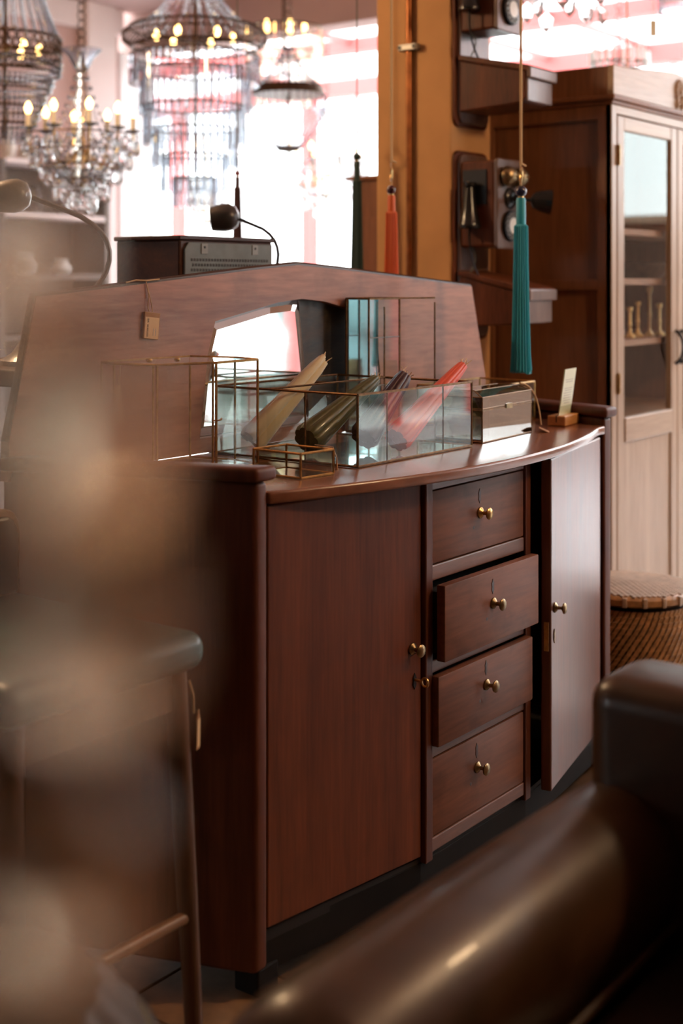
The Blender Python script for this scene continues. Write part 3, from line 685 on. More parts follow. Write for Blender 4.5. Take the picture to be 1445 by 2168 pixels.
# ================================================================== tassels on cords
def tassel(label, px, ytop, ybead, yend, Y, silk, bead, cord, wpx, ring=True, zc=3.15):
    b0 = at(px, yend, Y); b = thing('tassel', b0, label, 'tassel'); k = Y / 2800
    c = at(px, ybead, Y); x, y = c.x, c.y; rb = wpx * .36 * k; w_ = wpx * .5 * k; ztop = at(px, ytop, Y).z
    MB().cyl((x, y, ztop + .004), (x, y, zc), .0042 if cord == 'cord_rope' else .0022, seg=6).build('cord', cord, b)
    if ring:
        rz = (ztop + c.z + rb * 1.1) / 2 + .004; hh = (ztop - c.z - rb) / 2
        MB().ring((x, y, rz), hh * .78, .0030, (.6, -.8, 0), 20, 6).build('ring', 'brass' if cord == 'cord_rope' else 'iron', b, smooth=True)
        MB().tube([(x - .003, y, ztop), (x, y, ztop + .008), (x + .018, y - .006, ztop + .002)], .003, 6).build('knot', cord, b)
        MB().cyl((x, y, c.z + rb * .9), (x, y, rz - hh * .7), .0035, seg=6).build('loop', cord, b)
    MB().ball(c, rb, 1.0, 16, 12).build('bead', bead, b, smooth=True)
    zb = c.z - rb; L_ = zb - b0.z
    MB().lathe([(w_ * .25, zb + .004), (w_ * .36, zb + .002), (w_ * .36, zb - .003), (w_ * .25, zb - .004)], (x, y, 0), (0, 0, 1), 14).build('bead_cap', 'brass', b)
    # neck and skirt of threads
    hz = zb - L_ * .16
    MB().lathe([(w_ * .50, zb - .002), (w_ * .60, zb - .008), (w_ * .60, hz)], (x, y, 0), (0, 0, 1), 20).build('neck', silk, b, smooth=True)
    seg = 44; mb = MB(); rows = [(.62, hz + .002), (.82, hz - .004), (.88, hz - L_ * .2), (1.0, hz - L_ * .5), (1.15, hz - L_ * .75), (1.28, b0.z)]
    vs = []; n_ = len(rows)
    for i, (r, z) in enumerate(rows):
        for q in range(seg):
            t = 2 * PI * q / seg; rr = r * w_ * (1 + (.07 if q % 2 else -.05) * (i > 0)); zz = z + (random.uniform(-.010, .006) if i == n_ - 1 else 0)
            vs.append((x + rr * math.cos(t), y + rr * math.sin(t), zz))
    fs = [(i * seg + q, i * seg + (q + 1) % seg, (i + 1) * seg + (q + 1) % seg, (i + 1) * seg + q) for i in range(n_ - 1) for q in range(seg)] + [list(range((n_ - 1) * seg, n_ * seg)), list(range(seg))[::-1]]
    mb.add(vs, fs); mb.build('threads', silk, b)
    return b
tassel('teal silk tassel on a rope cord beside the lower telephone', 1102, 352, 405, 785, 3.72, 'silk_teal', 'bead_blue', 'cord_rope', 34)
tassel('burnt orange silk tassel hanging before the warm-lit pillar', 828, 345, 402, 640, 4.02, 'silk_orange', 'bead_plum', 'cord_rope', 28)
tassel('dark green tassel hanging against the bright window', 755, 283, 332, 600, 4.5, 'silk_green', 'silk_green', 'cord_dark', 23)
tassel('dark maroon tassel with a red bead above the radio', 502, 330, 367, 520, 4.7, 'silk_maroon', 'bead_red', 'cord_dark', 17)

# ================================================================== wall telephones
def telephone():
    yb = .747
    t = thing('wall_telephone', (1.965, yb, 1.15), 'antique wooden wall telephone, the lower one of two on the pillar', 'telephone', 'wall telephones on the pillar')
    x0, x1 = 1.862, 2.075
    def rr(x0, x1, z0, z1, r=.03):
        o = []
        for cx_, cz_, a0 in ((x1 - r, z1 - r, 0), (x0 + r, z1 - r, 90), (x0 + r, z0 + r, 180), (x1 - r, z0 + r, 270)):
            o += [(cx_ + r * math.cos(R(a0 + k * 22.5)), cz_ + r * math.sin(R(a0 + k * 22.5))) for k in range(5)]
        return o
    MB().prism(rr(x0, x1, 1.15, 1.785), yb - .014, yb - .001, 'y').build('back_board', 'phone_wood', t, bevel=.004)
    MB().prism(rr(x0 + .012, x1 - .012, 1.162, 1.773), yb - .026, yb - .012, 'y').build('board_face', 'phone_front', t, bevel=.004)
    # box
    bx0, bx1, z0, z1, yf = 1.876, 2.028, 1.460, 1.745, .590
    MB().box(bx0, bx1, yf, yb - .026, z0, z1).build('box', 'phone_wood', t, bevel=.008)
    MB().prism(rr(bx0 - .004, bx1 + .004, z0 - .006, z1 + .006, .012), yf - .012, yf + .002, 'y').build('box_front', 'phone_front', t, bevel=.004)
    yq = yf - .012; cx_ = (bx0 + bx1) / 2
    for dx_ in (-.036, .036):
        b = MB().lathe([(.034, 0), (.034, .006), (.031, .018), (.022, .028), (.008, .033), (.0, .034)], (cx_ + dx_, yq - .012, 1.692), (0, -1, 0), 20).build('bell', 'old_brass', t, smooth=True)
        MB().cyl((cx_ + dx_, yq - .04, 1.692), (cx_ + dx_, yq - .052, 1.692), .006, .002, 8).build('bell_nut', 'brass', b)
        MB().cyl((cx_ + dx_, yq, 1.692), (cx_ + dx_, yq - .013, 1.692), .006, seg=8).build('bell_post', 'iron', b)
    MB().lathe([(.034, 0), (.036, .004), (.032, .010), (.02, .014), (.02, .02), (.0, .021)], (cx_, yq, 1.622), (0, -1, 0), 20).build('mount_ring', 'bakelite', t, smooth=True)
    m_ = MB().tube([(cx_, yq - .02, 1.622), (cx_ + .002, yq - .055, 1.616), (cx_ + .004, yq - .085, 1.612)], [.009, .007, .007], 10).build('mouthpiece_arm', 'bakelite', t, smooth=True)
    MB().lathe([(.010, 0), (.026, .008), (.034, .03), (.040, .058), (.041, .066), (.033, .064), (.02, .05), (.0, .046)], (cx_ + .004, yq - .078, 1.613), (.55, -.8, -.10), 20).build('mouthpiece', 'bakelite', m_, smooth=True)
    d = MB().lathe([(.050, 0), (.052, .004), (.050, .012), (.046, .014), (.0, .014)], (cx_, yq, 1.530), (0, -1, 0), 32).build('dial', 'iron', t, smooth=True)
    dr_ = MB().lathe([(.026, .014), (.027, .017), (.0, .018)], (cx_, yq, 1.530), (0, -1, 0), 24).build('dial_centre', 'enamel', d, smooth=True)
    for k in range(10):
        a = R(60 + k * 27)
        MB().ring((cx_ + .037 * math.cos(a), yq - .0145, 1.530 + .037 * math.sin(a)), .0072, .0016, (0, -1, 0), 12, 5).build('finger_hole', 'zinc', d)
    # receiver hanging on the left side
    xr = bx0 - .030; yr = .668
    MB().box(bx0 - .004, bx0 + .001, .62, .71, 1.60, 1.715).build('hook_plate', 'iron', t)
    MB().tube([(bx0, yr, 1.665), (xr, yr, 1.665), (xr - .012, yr, 1.672)], .004, 6).build('hook', 'old_brass', t)
    MB().lathe([(.0, 0), (.036, .001), (.038, .010), (.033, .020), (.024, .065), (.017, .120), (.015, .135), (.022, .139), (.022, .152), (.0, .154)], (xr, yr, 1.520), (0, 0, 1), 18).build('receiver', 'bakelite', t, smooth=True)
    MB().tube(bez((xr, yr, 1.521), (xr - .01, yr, 1.40), (xr + .03, .64, 1.34), (bx0 + .02, .60, 1.28), 14), .0032, 6).build('receiver_cord', 'iron', t)
    MB().tube(bez((bx0 + .02, .69, 1.46), (bx0 + .05, .67, 1.42), (bx0 + .01, .69, 1.38), (bx0 + .0, .70, 1.35), 10), .0026, 6).build('lead_wire', 'cord_dark', t)
    # writing slope under the box
    prof = [(.721, 1.366), (.470, 1.310), (.470, 1.225), (.485, 1.207), (.721, 1.195)]
    MB().prism(prof, bx0 - .006, bx1 + .006, 'x').build('writing_slope', 'phone_wood', t, bevel=.006, segs=3)
    lidp = [(.721, 1.384), (.458, 1.326), (.452, 1.314), (.462, 1.306), (.721, 1.366)]
    MB().prism(lidp, bx0 - .016, bx1 + .016, 'x').build('slope_lid', 'phone_wood', t, bevel=.003)
    MB().box(bx0 - .016, bx1 + .016, .450, .464, 1.284, 1.322).build('slope_moulding', 'phone_front', t, bevel=.005)
    MB().box(bx0 - .006, bx1 + .006, .464, .4715, 1.212, 1.286).build('slope_front', 'phone_front', t, bevel=.003)
    return t
ph = telephone()
ph2 = copy_tree(ph); ph2.location.z += .715; ph2['label'] = 'antique wooden wall telephone, the upper one, cut off by the top edge'

# ================================================================== wardrobe
wx0, wx1, wy0, wy1 = 2.224, 3.32, .343, .95
wd = thing('wardrobe', ((wx0 + wx1) / 2, (wy0 + wy1) / 2, 0), 'tall two door wooden wardrobe with glazed doors and carved crest', 'wardrobe')
# left side: frame and panels
MB().box(wx0 + .012, wx0 + .022, wy0 + .03, wy1 - .02, .10, 1.94).build('side_panel', 'wardrobe_side', wd)
for y0, y1 in ((wy0, wy0 + .052), (.800, .86), (wy1 - .05, wy1)): MB().box(wx0, wx0 + .024, y0, y1, .05, 1.945).build('side_stile', 'wardrobe_side', wd, bevel=.002)
for z0, z1 in ((.05, .16), (1.318, 1.352), (1.895, 1.945)): MB().box(wx0 + .001, wx0 + .0235, wy0 + .05, wy1 - .05, z0, z1).build('side_rail', 'wardrobe_side', wd, bevel=.002)
MB().box(wx1 - .024, wx1, wy0, wy1, .05, 1.945).build('side_panel', 'wardrobe_side', wd)
MB().box(wx0 + .02, wx1 - .02, wy1 - .015, wy1 - .003, .05, 1.945).build('back_panel', 'wardrobe_inside', wd)
for z in (.10, .84, 1.12, 1.335, 1.51): MB().box(wx0 + .024, wx1 - .024, wy0 + .04, wy1 - .015, z, z + .022).build('shelf', 'wardrobe_inside', wd)
for x, y in ((wx0, wy0), (wx1 - .06, wy0), (wx0, wy1 - .06), (wx1 - .06, wy1 - .06)): MB().box(x, x + .06, y, y + .06, 0, .05).build('foot', 'wardrobe_side', wd)
# front frame
for x0, x1 in ((wx0, wx0 + .040), (wx1 - .040, wx1)): MB().box(x0, x1, wy0 - .002, wy0 + .022, .05, 1.945).build('front_stile', 'wardrobe_front', wd, bevel=.003)
MB().box(wx0 + .04, wx1 - .04, wy0 - .001, wy0 + .022, 1.915, 1.945).build('front_rail', 'wardrobe_front_h', wd, bevel=.002)
MB().box(wx0 + .04, wx1 - .04, wy0 - .004, wy0 + .022, .05, .105).build('front_rail', 'wardrobe_front_h', wd, bevel=.004)
# crown
MB().box(wx0 - .006, wx1 + .006, wy0 - .008, wy1, 1.945, 1.958).build('crown_moulding', 'wardrobe_side', wd, bevel=.004)
MB().box(wx0 - .016, wx1 + .016, wy0 - .018, wy1, 1.958, 1.976).build('crown_moulding', 'wardrobe_side', wd, bevel=.006)
cr = [(wx0 - .004, 1.976), (wx1 + .004, 1.976)] + [(wx1 + .004 - (wx1 - wx0 + .008) * i / 14, 2.076 + .036 * math.sin(PI * i / 14) ** 2) for i in range(15)]
MB().prism(cr, wy0 - .010, wy0 + .014, 'y').build('crest', 'wardrobe_front_h', wd, bevel=.003)
MB().box(wx0 - .004, wx0 + .018, wy0 + .014, wy1, 1.976, 2.074).build('crown_side', 'wardrobe_side', wd, bevel=.002)
MB().box(wx1 - .018, wx1 + .004, wy0 + .014, wy1, 1.976, 2.074).build('crown_side', 'wardrobe_side', wd, bevel=.002)
MB().box(wx0 + .018, wx1 - .018, wy0 + .014, wy1, 1.976, 1.99).build('crown_top', 'wardrobe_side', wd)
cm = MB()
ccx, ccz = (wx0 + wx1) / 2, 2.045
for k in range(9):
    a = R(-30 + k * 30 - 0); r0 = .030
    cm.ball((ccx + r0 * math.cos(a), wy0 - .011, ccz + r0 * math.sin(a)), .012, 1.5, 8, 6)
cm.ball((ccx, wy0 - .012, ccz), .018, 1.0, 10, 8)
for k in (-1, 1): cm.ball((ccx + k * .022, wy0 - .011, ccz - .045), .013, 1.6, 8, 6)
cm.build('carved_ornament', 'wardrobe_front_h', wd, smooth=True, kind='stuff')
def wdoor(x0, x1, left):
    d = MB().box(x0, x0 + .052, wy0 - .004, wy0 + .020, .110, 1.910).build('door', 'wardrobe_front', wd, bevel=.003)
    MB().box(x1 - .052, x1, wy0 - .004, wy0 + .020, .110, 1.910).build('door_stile', 'wardrobe_front', d, bevel=.003)
    for z0, z1, o in ((1.862, 1.910, 0), (.796, .880, .006), (.110, .20, 0)): MB().box(x0 + .052, x1 - .052, wy0 - .003 - o, wy0 + .020, z0, z1).build('door_rail', 'wardrobe_front_h', d, bevel=.004)
    MB().box(x0 + .052, x1 - .052, wy0 + .006, wy0 + .010, .880, 1.862).build('glass_pane', 'pane_glass', d)
    MB().box(x0 + .052, x1 - .052, wy0 + .004, wy0 + .014, .20, .796).build('door_panel', 'wardrobe_front', d, bevel=.002)
    hx = x0 if left else x1
    for z in (1.775, 1.0, .25): MB().cyl((hx, wy0 - .008, z - .035), (hx, wy0 - .008, z + .035), .006, seg=10).build('hinge', 'brass', d)
    px = x1 - .018 if left else x0 + .018
    MB().tube(bez((px, wy0 - .006, 1.165), (px, wy0 - .045, 1.150), (px, wy0 - .045, 1.06), (px, wy0 - .006, 1.045), 12), [.006, .0065] + [.006] * 9 + [.0065, .006], 8).build('handle', 'iron', d, smooth=True)
    return d
xm = (wx0 + wx1) / 2
wdoor(wx0 + .042, xm - .004, True); wdoor(xm + .004, wx1 - .042, False)
# what stands in the wardrobe
def stick(x, y, z, h, n):
    o = MB().lathe([(.022, 0), (.022, .006), (.009, .016), (.006, .03), (.0065, h * .4), (.009, h * .45), (.006, h * .5), (.006, h * .86), (.011, h * .9), (.012, h), (.0, h)], (x, y, z), (0, 0, 1), 14).build('candlestick', 'bright_brass', None, smooth=True)
    tag(o, n, 'candlestick', 'brass candlesticks in the wardrobe')
for x, y, h, n in ((2.60, .45, .11, 'short brass candlestick in the wardrobe, leftmost on its shelf'), (2.68, .455, .13, 'slim brass candlestick in the wardrobe, second from the left'),
                   (2.77, .45, .185, 'tallest brass candlestick in the wardrobe, third from the left'), (2.86, .45, .12, 'short brass candlestick in the wardrobe, next to the door gap')): stick(x, y, 1.1425, h, n)
bkt = MB().lathe([(.0, 0), (.10, .0), (.14, .035), (.15, .06), (.145, .062), (.13, .04), (.0, .015)], (2.98, .60, 1.3575), (0, 0, 1), 24).build('dark_bowl', 'bronze', None, smooth=True)
tag(bkt, 'dark shallow bowl on the upper wardrobe shelf', 'bowl')

# ================================================================== woven basket
bk = thing('woven_basket', (1.86, .10, 0), 'round woven basket with lid beside the right end of the sideboard', 'basket')
bc_ = Vector((1.86, .10, 0))
MB().lathe([(.0, 0), (.165, 0), (.185, .03), (.195, .12), (.197, .25), (.190, .34), (.172, .375), (.15, .39), (.0, .39)], bc_, (0, 0, 1), 40).build('body', 'inside_shade', bk, smooth=True)
# woven strands of the body
def br(h):
    pr = [(0, .165), (.03, .185), (.12, .195), (.25, .197), (.34, .190), (.375, .172), (.39, .152)]
    for (a, ra_), (b, rb_) in zip(pr, pr[1:]):
        if a <= h <= b: return ra_ + (rb_ - ra_) * (h - a) / (b - a)
    return .15
plain('cane', (.42, .23, .10), .4, noise=.35, nscale=40, coat=.2)
plain('cane_lid', (.46, .34, .25), .42, noise=.2, nscale=40, coat=.2)
wv = MB()
for r_ in range(26):
    h = .006 + r_ * .0148; rad = br(h)
    for k in range(64):
        a = 2 * PI * (k + .5 * (r_ % 2)) / 64; o_ = .0035
        c_ = Vector((math.cos(a), math.sin(a), 0)); tng = Vector((-c_.y, c_.x, 0)); p = bc_ + c_ * (rad + o_) + Vector((0, 0, h))
        q = [p - tng * .0115 + Vector((0, 0, -.009)), p + tng * .002 + Vector((0, 0, -.009)) + c_ * .003, p + tng * .0115 + Vector((0, 0, .009)), p - tng * .002 + Vector((0, 0, .009)) + c_ * .003]
        wv.add(q + [x - c_ * .006 for x in q], [(0, 1, 2, 3), (0, 4, 5, 1), (1, 5, 6, 2), (2, 6, 7, 3), (3, 7, 4, 0)])
wv.build('woven_strands', 'cane', bk, kind='stuff')
ld_ = MB().lathe([(.0, .397), (.175, .397), (.186, .404), (.187, .420), (.178, .428), (.0, .437)], bc_, (0, 0, 1), 40).build('lid', 'cane', bk, smooth=True)
lw = MB()
for i in range(-9, 10):
    for j in range(-16, 17):
        x = i * .0205 + (.010 if j % 2 else 0); y = j * .0112
        if x * x + y * y < .174 ** 2:
            r_ = math.hypot(x, y); z = .4375 - .009 * r_ / .178
            lw.box(bc_.x + x - .0092, bc_.x + x + .0092, bc_.y + y - .0046, bc_.y + y + .0046, z - .003, z + .0028)
lw.build('lid_weave', 'cane_lid', bk, kind='stuff')
for k in range(20):
    a = 2 * PI * k / 20
    MB(Matrix.Translation(bc_ + Vector((.183 * math.cos(a), .183 * math.sin(a), .4125))) @ Matrix.Rotation(a, 4, 'Z')).box(-.006, .007, -.007, .007, -.014, .015).build('rim_binding', 'cane_lid', ld_, bevel=.003)

# ================================================================== leather armchair, lower right
ac = thing('leather_armchair', (-.5, -1.1, 0), 'dark brown leather armchair in the lower right corner', 'armchair')
def arm(yc, sgn):
    # section across the arm: y, z; rolled top
    prof = []
    for k in range(0, 15):
        a = PI * (-.10 + 1.25 * k / 14); prof.append((yc + sgn * .105 * math.cos(a), .527 + .105 * math.sin(a)))
    prof += [(yc - sgn * .07, .40), (yc - sgn * .07, .10), (yc + sgn * .075, .10), (yc + sgn * .075, .47)]
    mb = MB(); xs = [(-.905, .55), (-.895, .82), (-.87, .95), (-.82, 1.0), (-.5, 1.0), (-.2, .99), (-.06, .97)]
    cy, cz = yc, .36; n = len(prof); vs = []
    for x, s_ in xs: vs += [(x, cy + (y - cy) * s_, cz + (z - cz) * s_) for y, z in prof]
    fs = [(i * n + k, i * n + (k + 1) % n, (i + 1) * n + (k + 1) % n, (i + 1) * n + k) for i in range(len(xs) - 1) for k in range(n)]
    fs += [list(range(n))[::-1], list(range((len(xs) - 1) * n, len(xs) * n))]
    o = mb.add(vs, fs).build('arm', 'leather', ac, smooth=True)
    MB().tube([(-.86, yc - sgn * .098, .46), (-.5, yc - sgn * .100, .455), (-.1, yc - sgn * .098, .46)], .006, 8).build('piping', 'leather', o, smooth=True)
arm(-.785, 1); arm(-1.52, -1)
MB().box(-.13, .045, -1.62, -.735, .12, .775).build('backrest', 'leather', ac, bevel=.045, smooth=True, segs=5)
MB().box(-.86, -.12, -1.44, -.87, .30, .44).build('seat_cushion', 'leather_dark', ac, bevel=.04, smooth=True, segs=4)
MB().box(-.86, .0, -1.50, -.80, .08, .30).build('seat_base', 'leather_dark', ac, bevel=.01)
for x in (-.80, -.04):
    for y in (-.82, -1.50): MB().cyl((x, y, .085), (x, y, 0), .025, .018, 10).build('leg', 'stool_wood', ac)
# leather footstool roll at the lower left
pf = thing('leather_pouffe', (-.93, -.36, 0), 'round ruched brown leather pouffe in the lower left corner', 'pouffe')
pc_ = Vector((-.95, -.375, 0)); seg = 96; prof = [(.15, .02), (.20, .05), (.225, .15), (.23, .28), (.225, .42), (.205, .50), (.16, .545), (.05, .552), (.0, .552)]
vs = []; 
for i, (r, h) in enumerate(prof):
    for q in range(seg):
        t = 2 * PI * q / seg; rr_ = r * (1 + (.022 * math.sin(24 * t) if 0 < i < 7 else 0)); vs.append((pc_.x + max(rr_, .001) * math.cos(t), pc_.y + max(rr_, .001) * math.sin(t), h))
fs = [(i * seg + q, i * seg + (q + 1) % seg, (i + 1) * seg + (q + 1) % seg, (i + 1) * seg + q) for i in range(len(prof) - 1) for q in range(seg)] + [list(range(seg))[::-1]]
MB().add(vs, fs).build('cover', 'leather_worn', pf, smooth=True)
MB().ring((pc_.x, pc_.y, .47), .222, .008, (0, 0, 1), 48, 8).build('piping', 'leather_dark', pf, smooth=True)
MB().lathe([(.0, 0), (.15, 0), (.15, .022), (.0, .022)], pc_, (0, 0, 1), 32).build('base', 'iron', pf)

# ================================================================== teal bar chair, left
st = thing('bar_chair', (-.42, .18, 0), 'bar chair with teal leather seat and dark wood legs at the left', 'chair')
sx0, sx1, sy0, sy1 = -.64, -.205, -.075, .44
MB().box(sx0, sx1, sy0, sy1, .685, .752).build('seat', 'leather_teal', st, bevel=.030, smooth=True, segs=6)
for y0, y1, x0, x1 in ((sy0 + .035, sy0 + .055, sx0 + .04, sx1 - .04), (sy1 - .055, sy1 - .035, sx0 + .04, sx1 - .04)): MB().box(x0, x1, y0, y1, .62, .69).build('apron', 'stool_wood', st)
for x0, x1 in ((sx0 + .035, sx0 + .055), (sx1 - .055, sx1 - .035)): MB().box(x0, x1, sy0 + .05, sy1 - .05, .62, .69).build('apron', 'stool_wood', st)
for x, ox in ((sx0 + .045, -.03), (sx1 - .040, .028)):
    for y, oy in ((sy0 + .045, -.022), (sy1 - .045, .022)):
        MB().tube([(x + ox, y + oy, 0), (x + ox * .5, y + oy * .5, .35), (x, y, .69)], [.015, .0185, .020], 14).build('leg', 'stool_wood', st, smooth=True)
for y, oy in ((sy0 + .045, -.016), (sy1 - .045, .016)): MB().cyl((sx0 + .03, y + oy, .265), (sx1 - .022, y + oy, .265), .011, seg=12).build('stretcher', 'stretcher_wood', st, smooth=True)
for x, ox in ((sx0 + .045, -.02),): MB().cyl((x + ox, sy0 + .03, .20), (x + ox, sy1 - .03, .20), .011, seg=12).build('stretcher', 'stretcher_wood', st, smooth=True)
bp = [(-.60, .752), (-.225, .752)] + [(-.225 - .0, .80)] + [(-.255 + .032 * math.cos(R(a)), .865 + .05 * math.sin(R(a))) for a in (0, 30, 60, 85)] + [(-.57 + .032 * math.cos(R(a)), .865 + .05 * math.sin(R(a))) for a in (95, 120, 150, 180)]
MB().prism(bp, sy1 - .04, sy1 - .012, 'y').build('backrest', 'stretcher_wood', st, bevel=.006, smooth=True)
MB().prism([(x + (-.41 - x) * .08, z + (.81 - z) * .1) for x, z in bp], sy1 - .055, sy1 - .04, 'y').build('back_pad', 'bakelite', st, bevel=.006)
ptg = thing('price_tag', (-.216, -.045, .58), 'small kraft price tag tied to the bar chair leg', 'tag')
MB().tube([(-.226, -.046, .665), (-.220, -.049, .64), (-.219, -.050, .608)], .002, 5).build('twine', 'twine', ptg)
tgx = Matrix.Translation((-.212, -.052, .58)) @ Matrix.Rotation(R(28), 4, 'Z') @ Matrix.Rotation(R(5), 4, 'Y')
kt = MB(tgx).prism([(-.010, -.034), (.010, -.034), (.010, .018), (.005, .024), (.004, .032), (-.004, .032), (-.005, .024), (-.010, .018)], -.0012, .0012, 'y').build('card', 'kraft', ptg)
MB(tgx).box(-.0085, .0085, -.0019, -.0013, -.030, .016).build('sticker', 'kraft_pale', kt)

# ================================================================== shelf and ornaments on the far left wall
sh = thing('wall_shelf', (3.55, 4.73, 0), 'dark open shelf unit against the pink wall at the left', 'shelf')
for x in (3.05, 3.86): MB().box(x, x + .04, 4.58, 4.89, 0, 2.06).build('upright', 'shelf_grey', sh)
for z in (.10, .55, 1.0, 1.36, 1.72, 2.04): MB().box(3.09, 3.86, 4.58, 4.89, z, z + .03).build('shelf_board', 'pale_pink' if z > 1.6 else 'shelf_grey', sh)
MB().box(3.05, 3.90, 4.885, 4.899, 0, 2.06).build('back_panel', 'shelf_grey', sh)
vz = 0
for (x, z, r, h, mt, lbl) in ((3.22, 2.0705, .05, .20, 'ceramic', 'tall pale vase on top of the wall shelf, leftmost'), (3.36, 2.0705, .06, .14, 'ceramic', 'low pale vase on top of the wall shelf'), (3.52, 2.0705, .04, .22, 'ceramic', 'slim pale vase on top of the wall shelf'),
                              (3.25, 1.7505, .045, .16, 'bead_glass', 'clear glass vase on the upper wall shelf, left'), (3.42, 1.7505, .05, .18, 'bead_glass', 'clear glass vase on the upper wall shelf, middle'), (3.62, 1.7505, .05, .15, 'bead_glass', 'clear glass vase on the upper wall shelf, right'),
                              (3.35, 1.3905, .06, .12, 'enamel', 'white jug on the middle wall shelf'), (3.62, 1.3905, .07, .09, 'enamel', 'white bowl on the middle wall shelf')):
    o = MB().lathe([(r * .55, 0), (r * .9, h * .2), (r, h * .45), (r * .6, h * .75), (r * .5, h * .85), (r * .75, h), (r * .7, h), (.0, h * .8)], (x, 4.72, z), (0, 0, 1), 18).build('vase', mt, None, smooth=True)
    tag(o, lbl, 'vase', 'ornaments on the wall shelf')
# dark cabinet half hidden behind the pillar
cbx = at(789, 380, 5.6)
cb = thing('side_cabinet', (3.0, 1.7, 0), 'brown cabinet half hidden behind the pillar', 'cabinet')
MB().box(2.72, 3.2, 1.42, 1.80, 0, 1.78).build('body', 'wardrobe_side', cb, bevel=.004)
MB().box(2.70, 3.22, 1.40, 1.82, 1.78, 1.80).build('cabinet_top', 'wardrobe_side', cb, bevel=.004)
MB().box(2.715, 2.724, 1.45, 1.77, .1, 1.62).build('side_moulding', 'wardrobe_side', cb, bevel=.003)

# ================================================================== chandeliers
PEN = MB().add([(0, 0, 0), (.5, .18, -.32), (-.5, .18, -.32), (.5, -.18, -.32), (-.5, -.18, -.32), (.36, .2, -.72), (-.36, .2, -.72), (.36, -.2, -.72), (-.36, -.2, -.72), (0, 0, -1)],
               [(0, 1, 2), (0, 4, 3), (0, 3, 1), (0, 2, 4), (1, 5, 6, 2), (4, 8, 7, 3), (3, 7, 5, 1), (2, 6, 8, 4), (9, 6, 5), (9, 7, 8), (9, 5, 7), (9, 8, 6)]).mesh('crystal_pendant'); PEN.materials.append(M['crystal'])
PENW = PEN.copy(); PENW.materials.clear(); PENW.materials.append(M['crystal_warm'])
ROD = MB().prism([(.5 * math.cos(R(60 * k)), .5 * math.sin(R(60 * k))) for k in range(6)], -1, 0).mesh('glass_rod'); ROD.materials.append(M['rod_glass'])
STICK = ROD.copy(); STICK.materials.clear(); STICK.materials.append(M['enamel'])
RODW = ROD.copy(); RODW.materials.clear(); RODW.materials.append(M['crystal_warm'])
BULB = MB().lathe([(.0, -.010), (.008, -.008), (.014, .008), (.015, .016), (.010, .028), (.004, .038), (.0, .041)], (0, 0, 0), (0, 0, 1), 12).mesh('bulb', smooth=True); BULB.materials.append(M['bulb'])
def hang(b, x, y, z, zc=3.15, mat='bronze'):
    mb = MB(); n = max(4, int((zc - z) / .035))
    for i in range(n):
        zz = z + (zc - z) * (i + .5) / n
        mb.ring((x, y, zz), (zc - z) / n * .62, .0025, (1, 0, 0) if i % 2 else (0, 1, 0), 8, 4)
    mb.build('chain', mat, b)
def bead_strand(mb, p0, p1, sag, n, r):
    p0, p1 = Vector(p0), Vector(p1)
    for i in range(n + 1):
        t = i / n; p = p0.lerp(p1, t); p.z -= sag * 4 * t * (1 - t); mb.bead(p, r)
# 1. big drum of glass rods
def drum(name, label, c, zt, R0, tiers, band=True, rod=ROD, n0=54, warm=4, mat='bronze', zc=3.15):
    x, y = c; b = thing(name, (x, y, zt), label, 'chandelier', None)
    hang(b, x, y, zt + .30, zc)
    MB().cyl((x, y, tiers[-1][1] + .02), (x, y, zt + .30), .008, seg=8).build('stem', mat, b)
    if band:
        mb = MB()
        for k in range(72):
            a = 2 * PI * k / 72; c_, s_ = math.cos(a), math.sin(a)
            mb.tube([(x + (R0 + o) * c_, y + (R0 + o) * s_, zt + h) for o, h in ((-.02, .09), (.012, .065), (.012, .03), (-.03, .0))], .0028, 4)
        mb.ring((x, y, zt + .09), R0 - .02, .006, seg=48); mb.ring((x, y, zt), R0 - .03, .007, seg=48); mb.ring((x, y, zt + .05), R0 + .013, .004, seg=48)
        mb.build('wire_band', mat, b, kind='stuff')
        tb = MB()
        for k in range(22):
            a = 2 * PI * k / 22; bead_strand(tb, (x + (R0 - .03) * math.cos(a), y + (R0 - .03) * math.sin(a), zt + .09), (x + .05 * math.cos(a), y + .05 * math.sin(a), zt + .34), .05, 16, .010)
        tb.build('bead_swags', 'bead_glass', b, kind='stuff')
        for k in range(6):
            a = 2 * PI * k / 6; MB().cyl((x, y, zt + .03), (x + (R0 - .02) * math.cos(a), y + (R0 - .02) * math.sin(a), zt + .03), .005, seg=6).build('spoke', mat, b)
    for ti, (r, zt_, zb_) in enumerate(tiers):
        MB().ring((x, y, zt_), r, .0055, seg=40).build('tier_ring', mat, b, smooth=True)
        n = max(10, int(n0 * r / tiers[0][0])); sc_ = (.015, .015, zt_ - zb_)
        for k in range(n):
            a = 2 * PI * k / n; inst('glass_rod', rod, b, (x + r * math.cos(a), y + r * math.sin(a), zt_ - .006), (0, 0, a), sc_)
    for k in range(warm):
        a = 2 * PI * (k + .3) / warm; inst('bulb', BULB, b, (x + R0 * .55 * math.cos(a), y + R0 * .55 * math.sin(a), zt + .04))
    return b
c = at(412, 70, 6.2)
drum('tiered_chandelier', 'large chandelier of tiered glass rods with a dark wire band', (c.x, c.y), 2.44, .325,
     [(.300, 2.40, 2.27), (.255, 2.33, 2.13), (.235, 2.165, 1.985), (.195, 2.06, 1.88), (.155, 1.935, 1.77), (.10, 1.83, 1.70)], warm=6)
c = at(600, 60, 7.4)
drum('tiered_chandelier', 'warm lit chandelier of glass plates behind the large tiered one', (c.x, c.y), 2.72, .21,
     [(.215, 2.76, 2.55), (.19, 2.62, 2.42), (.15, 2.48, 2.33)], band=False, rod=RODW, n0=26, warm=5)
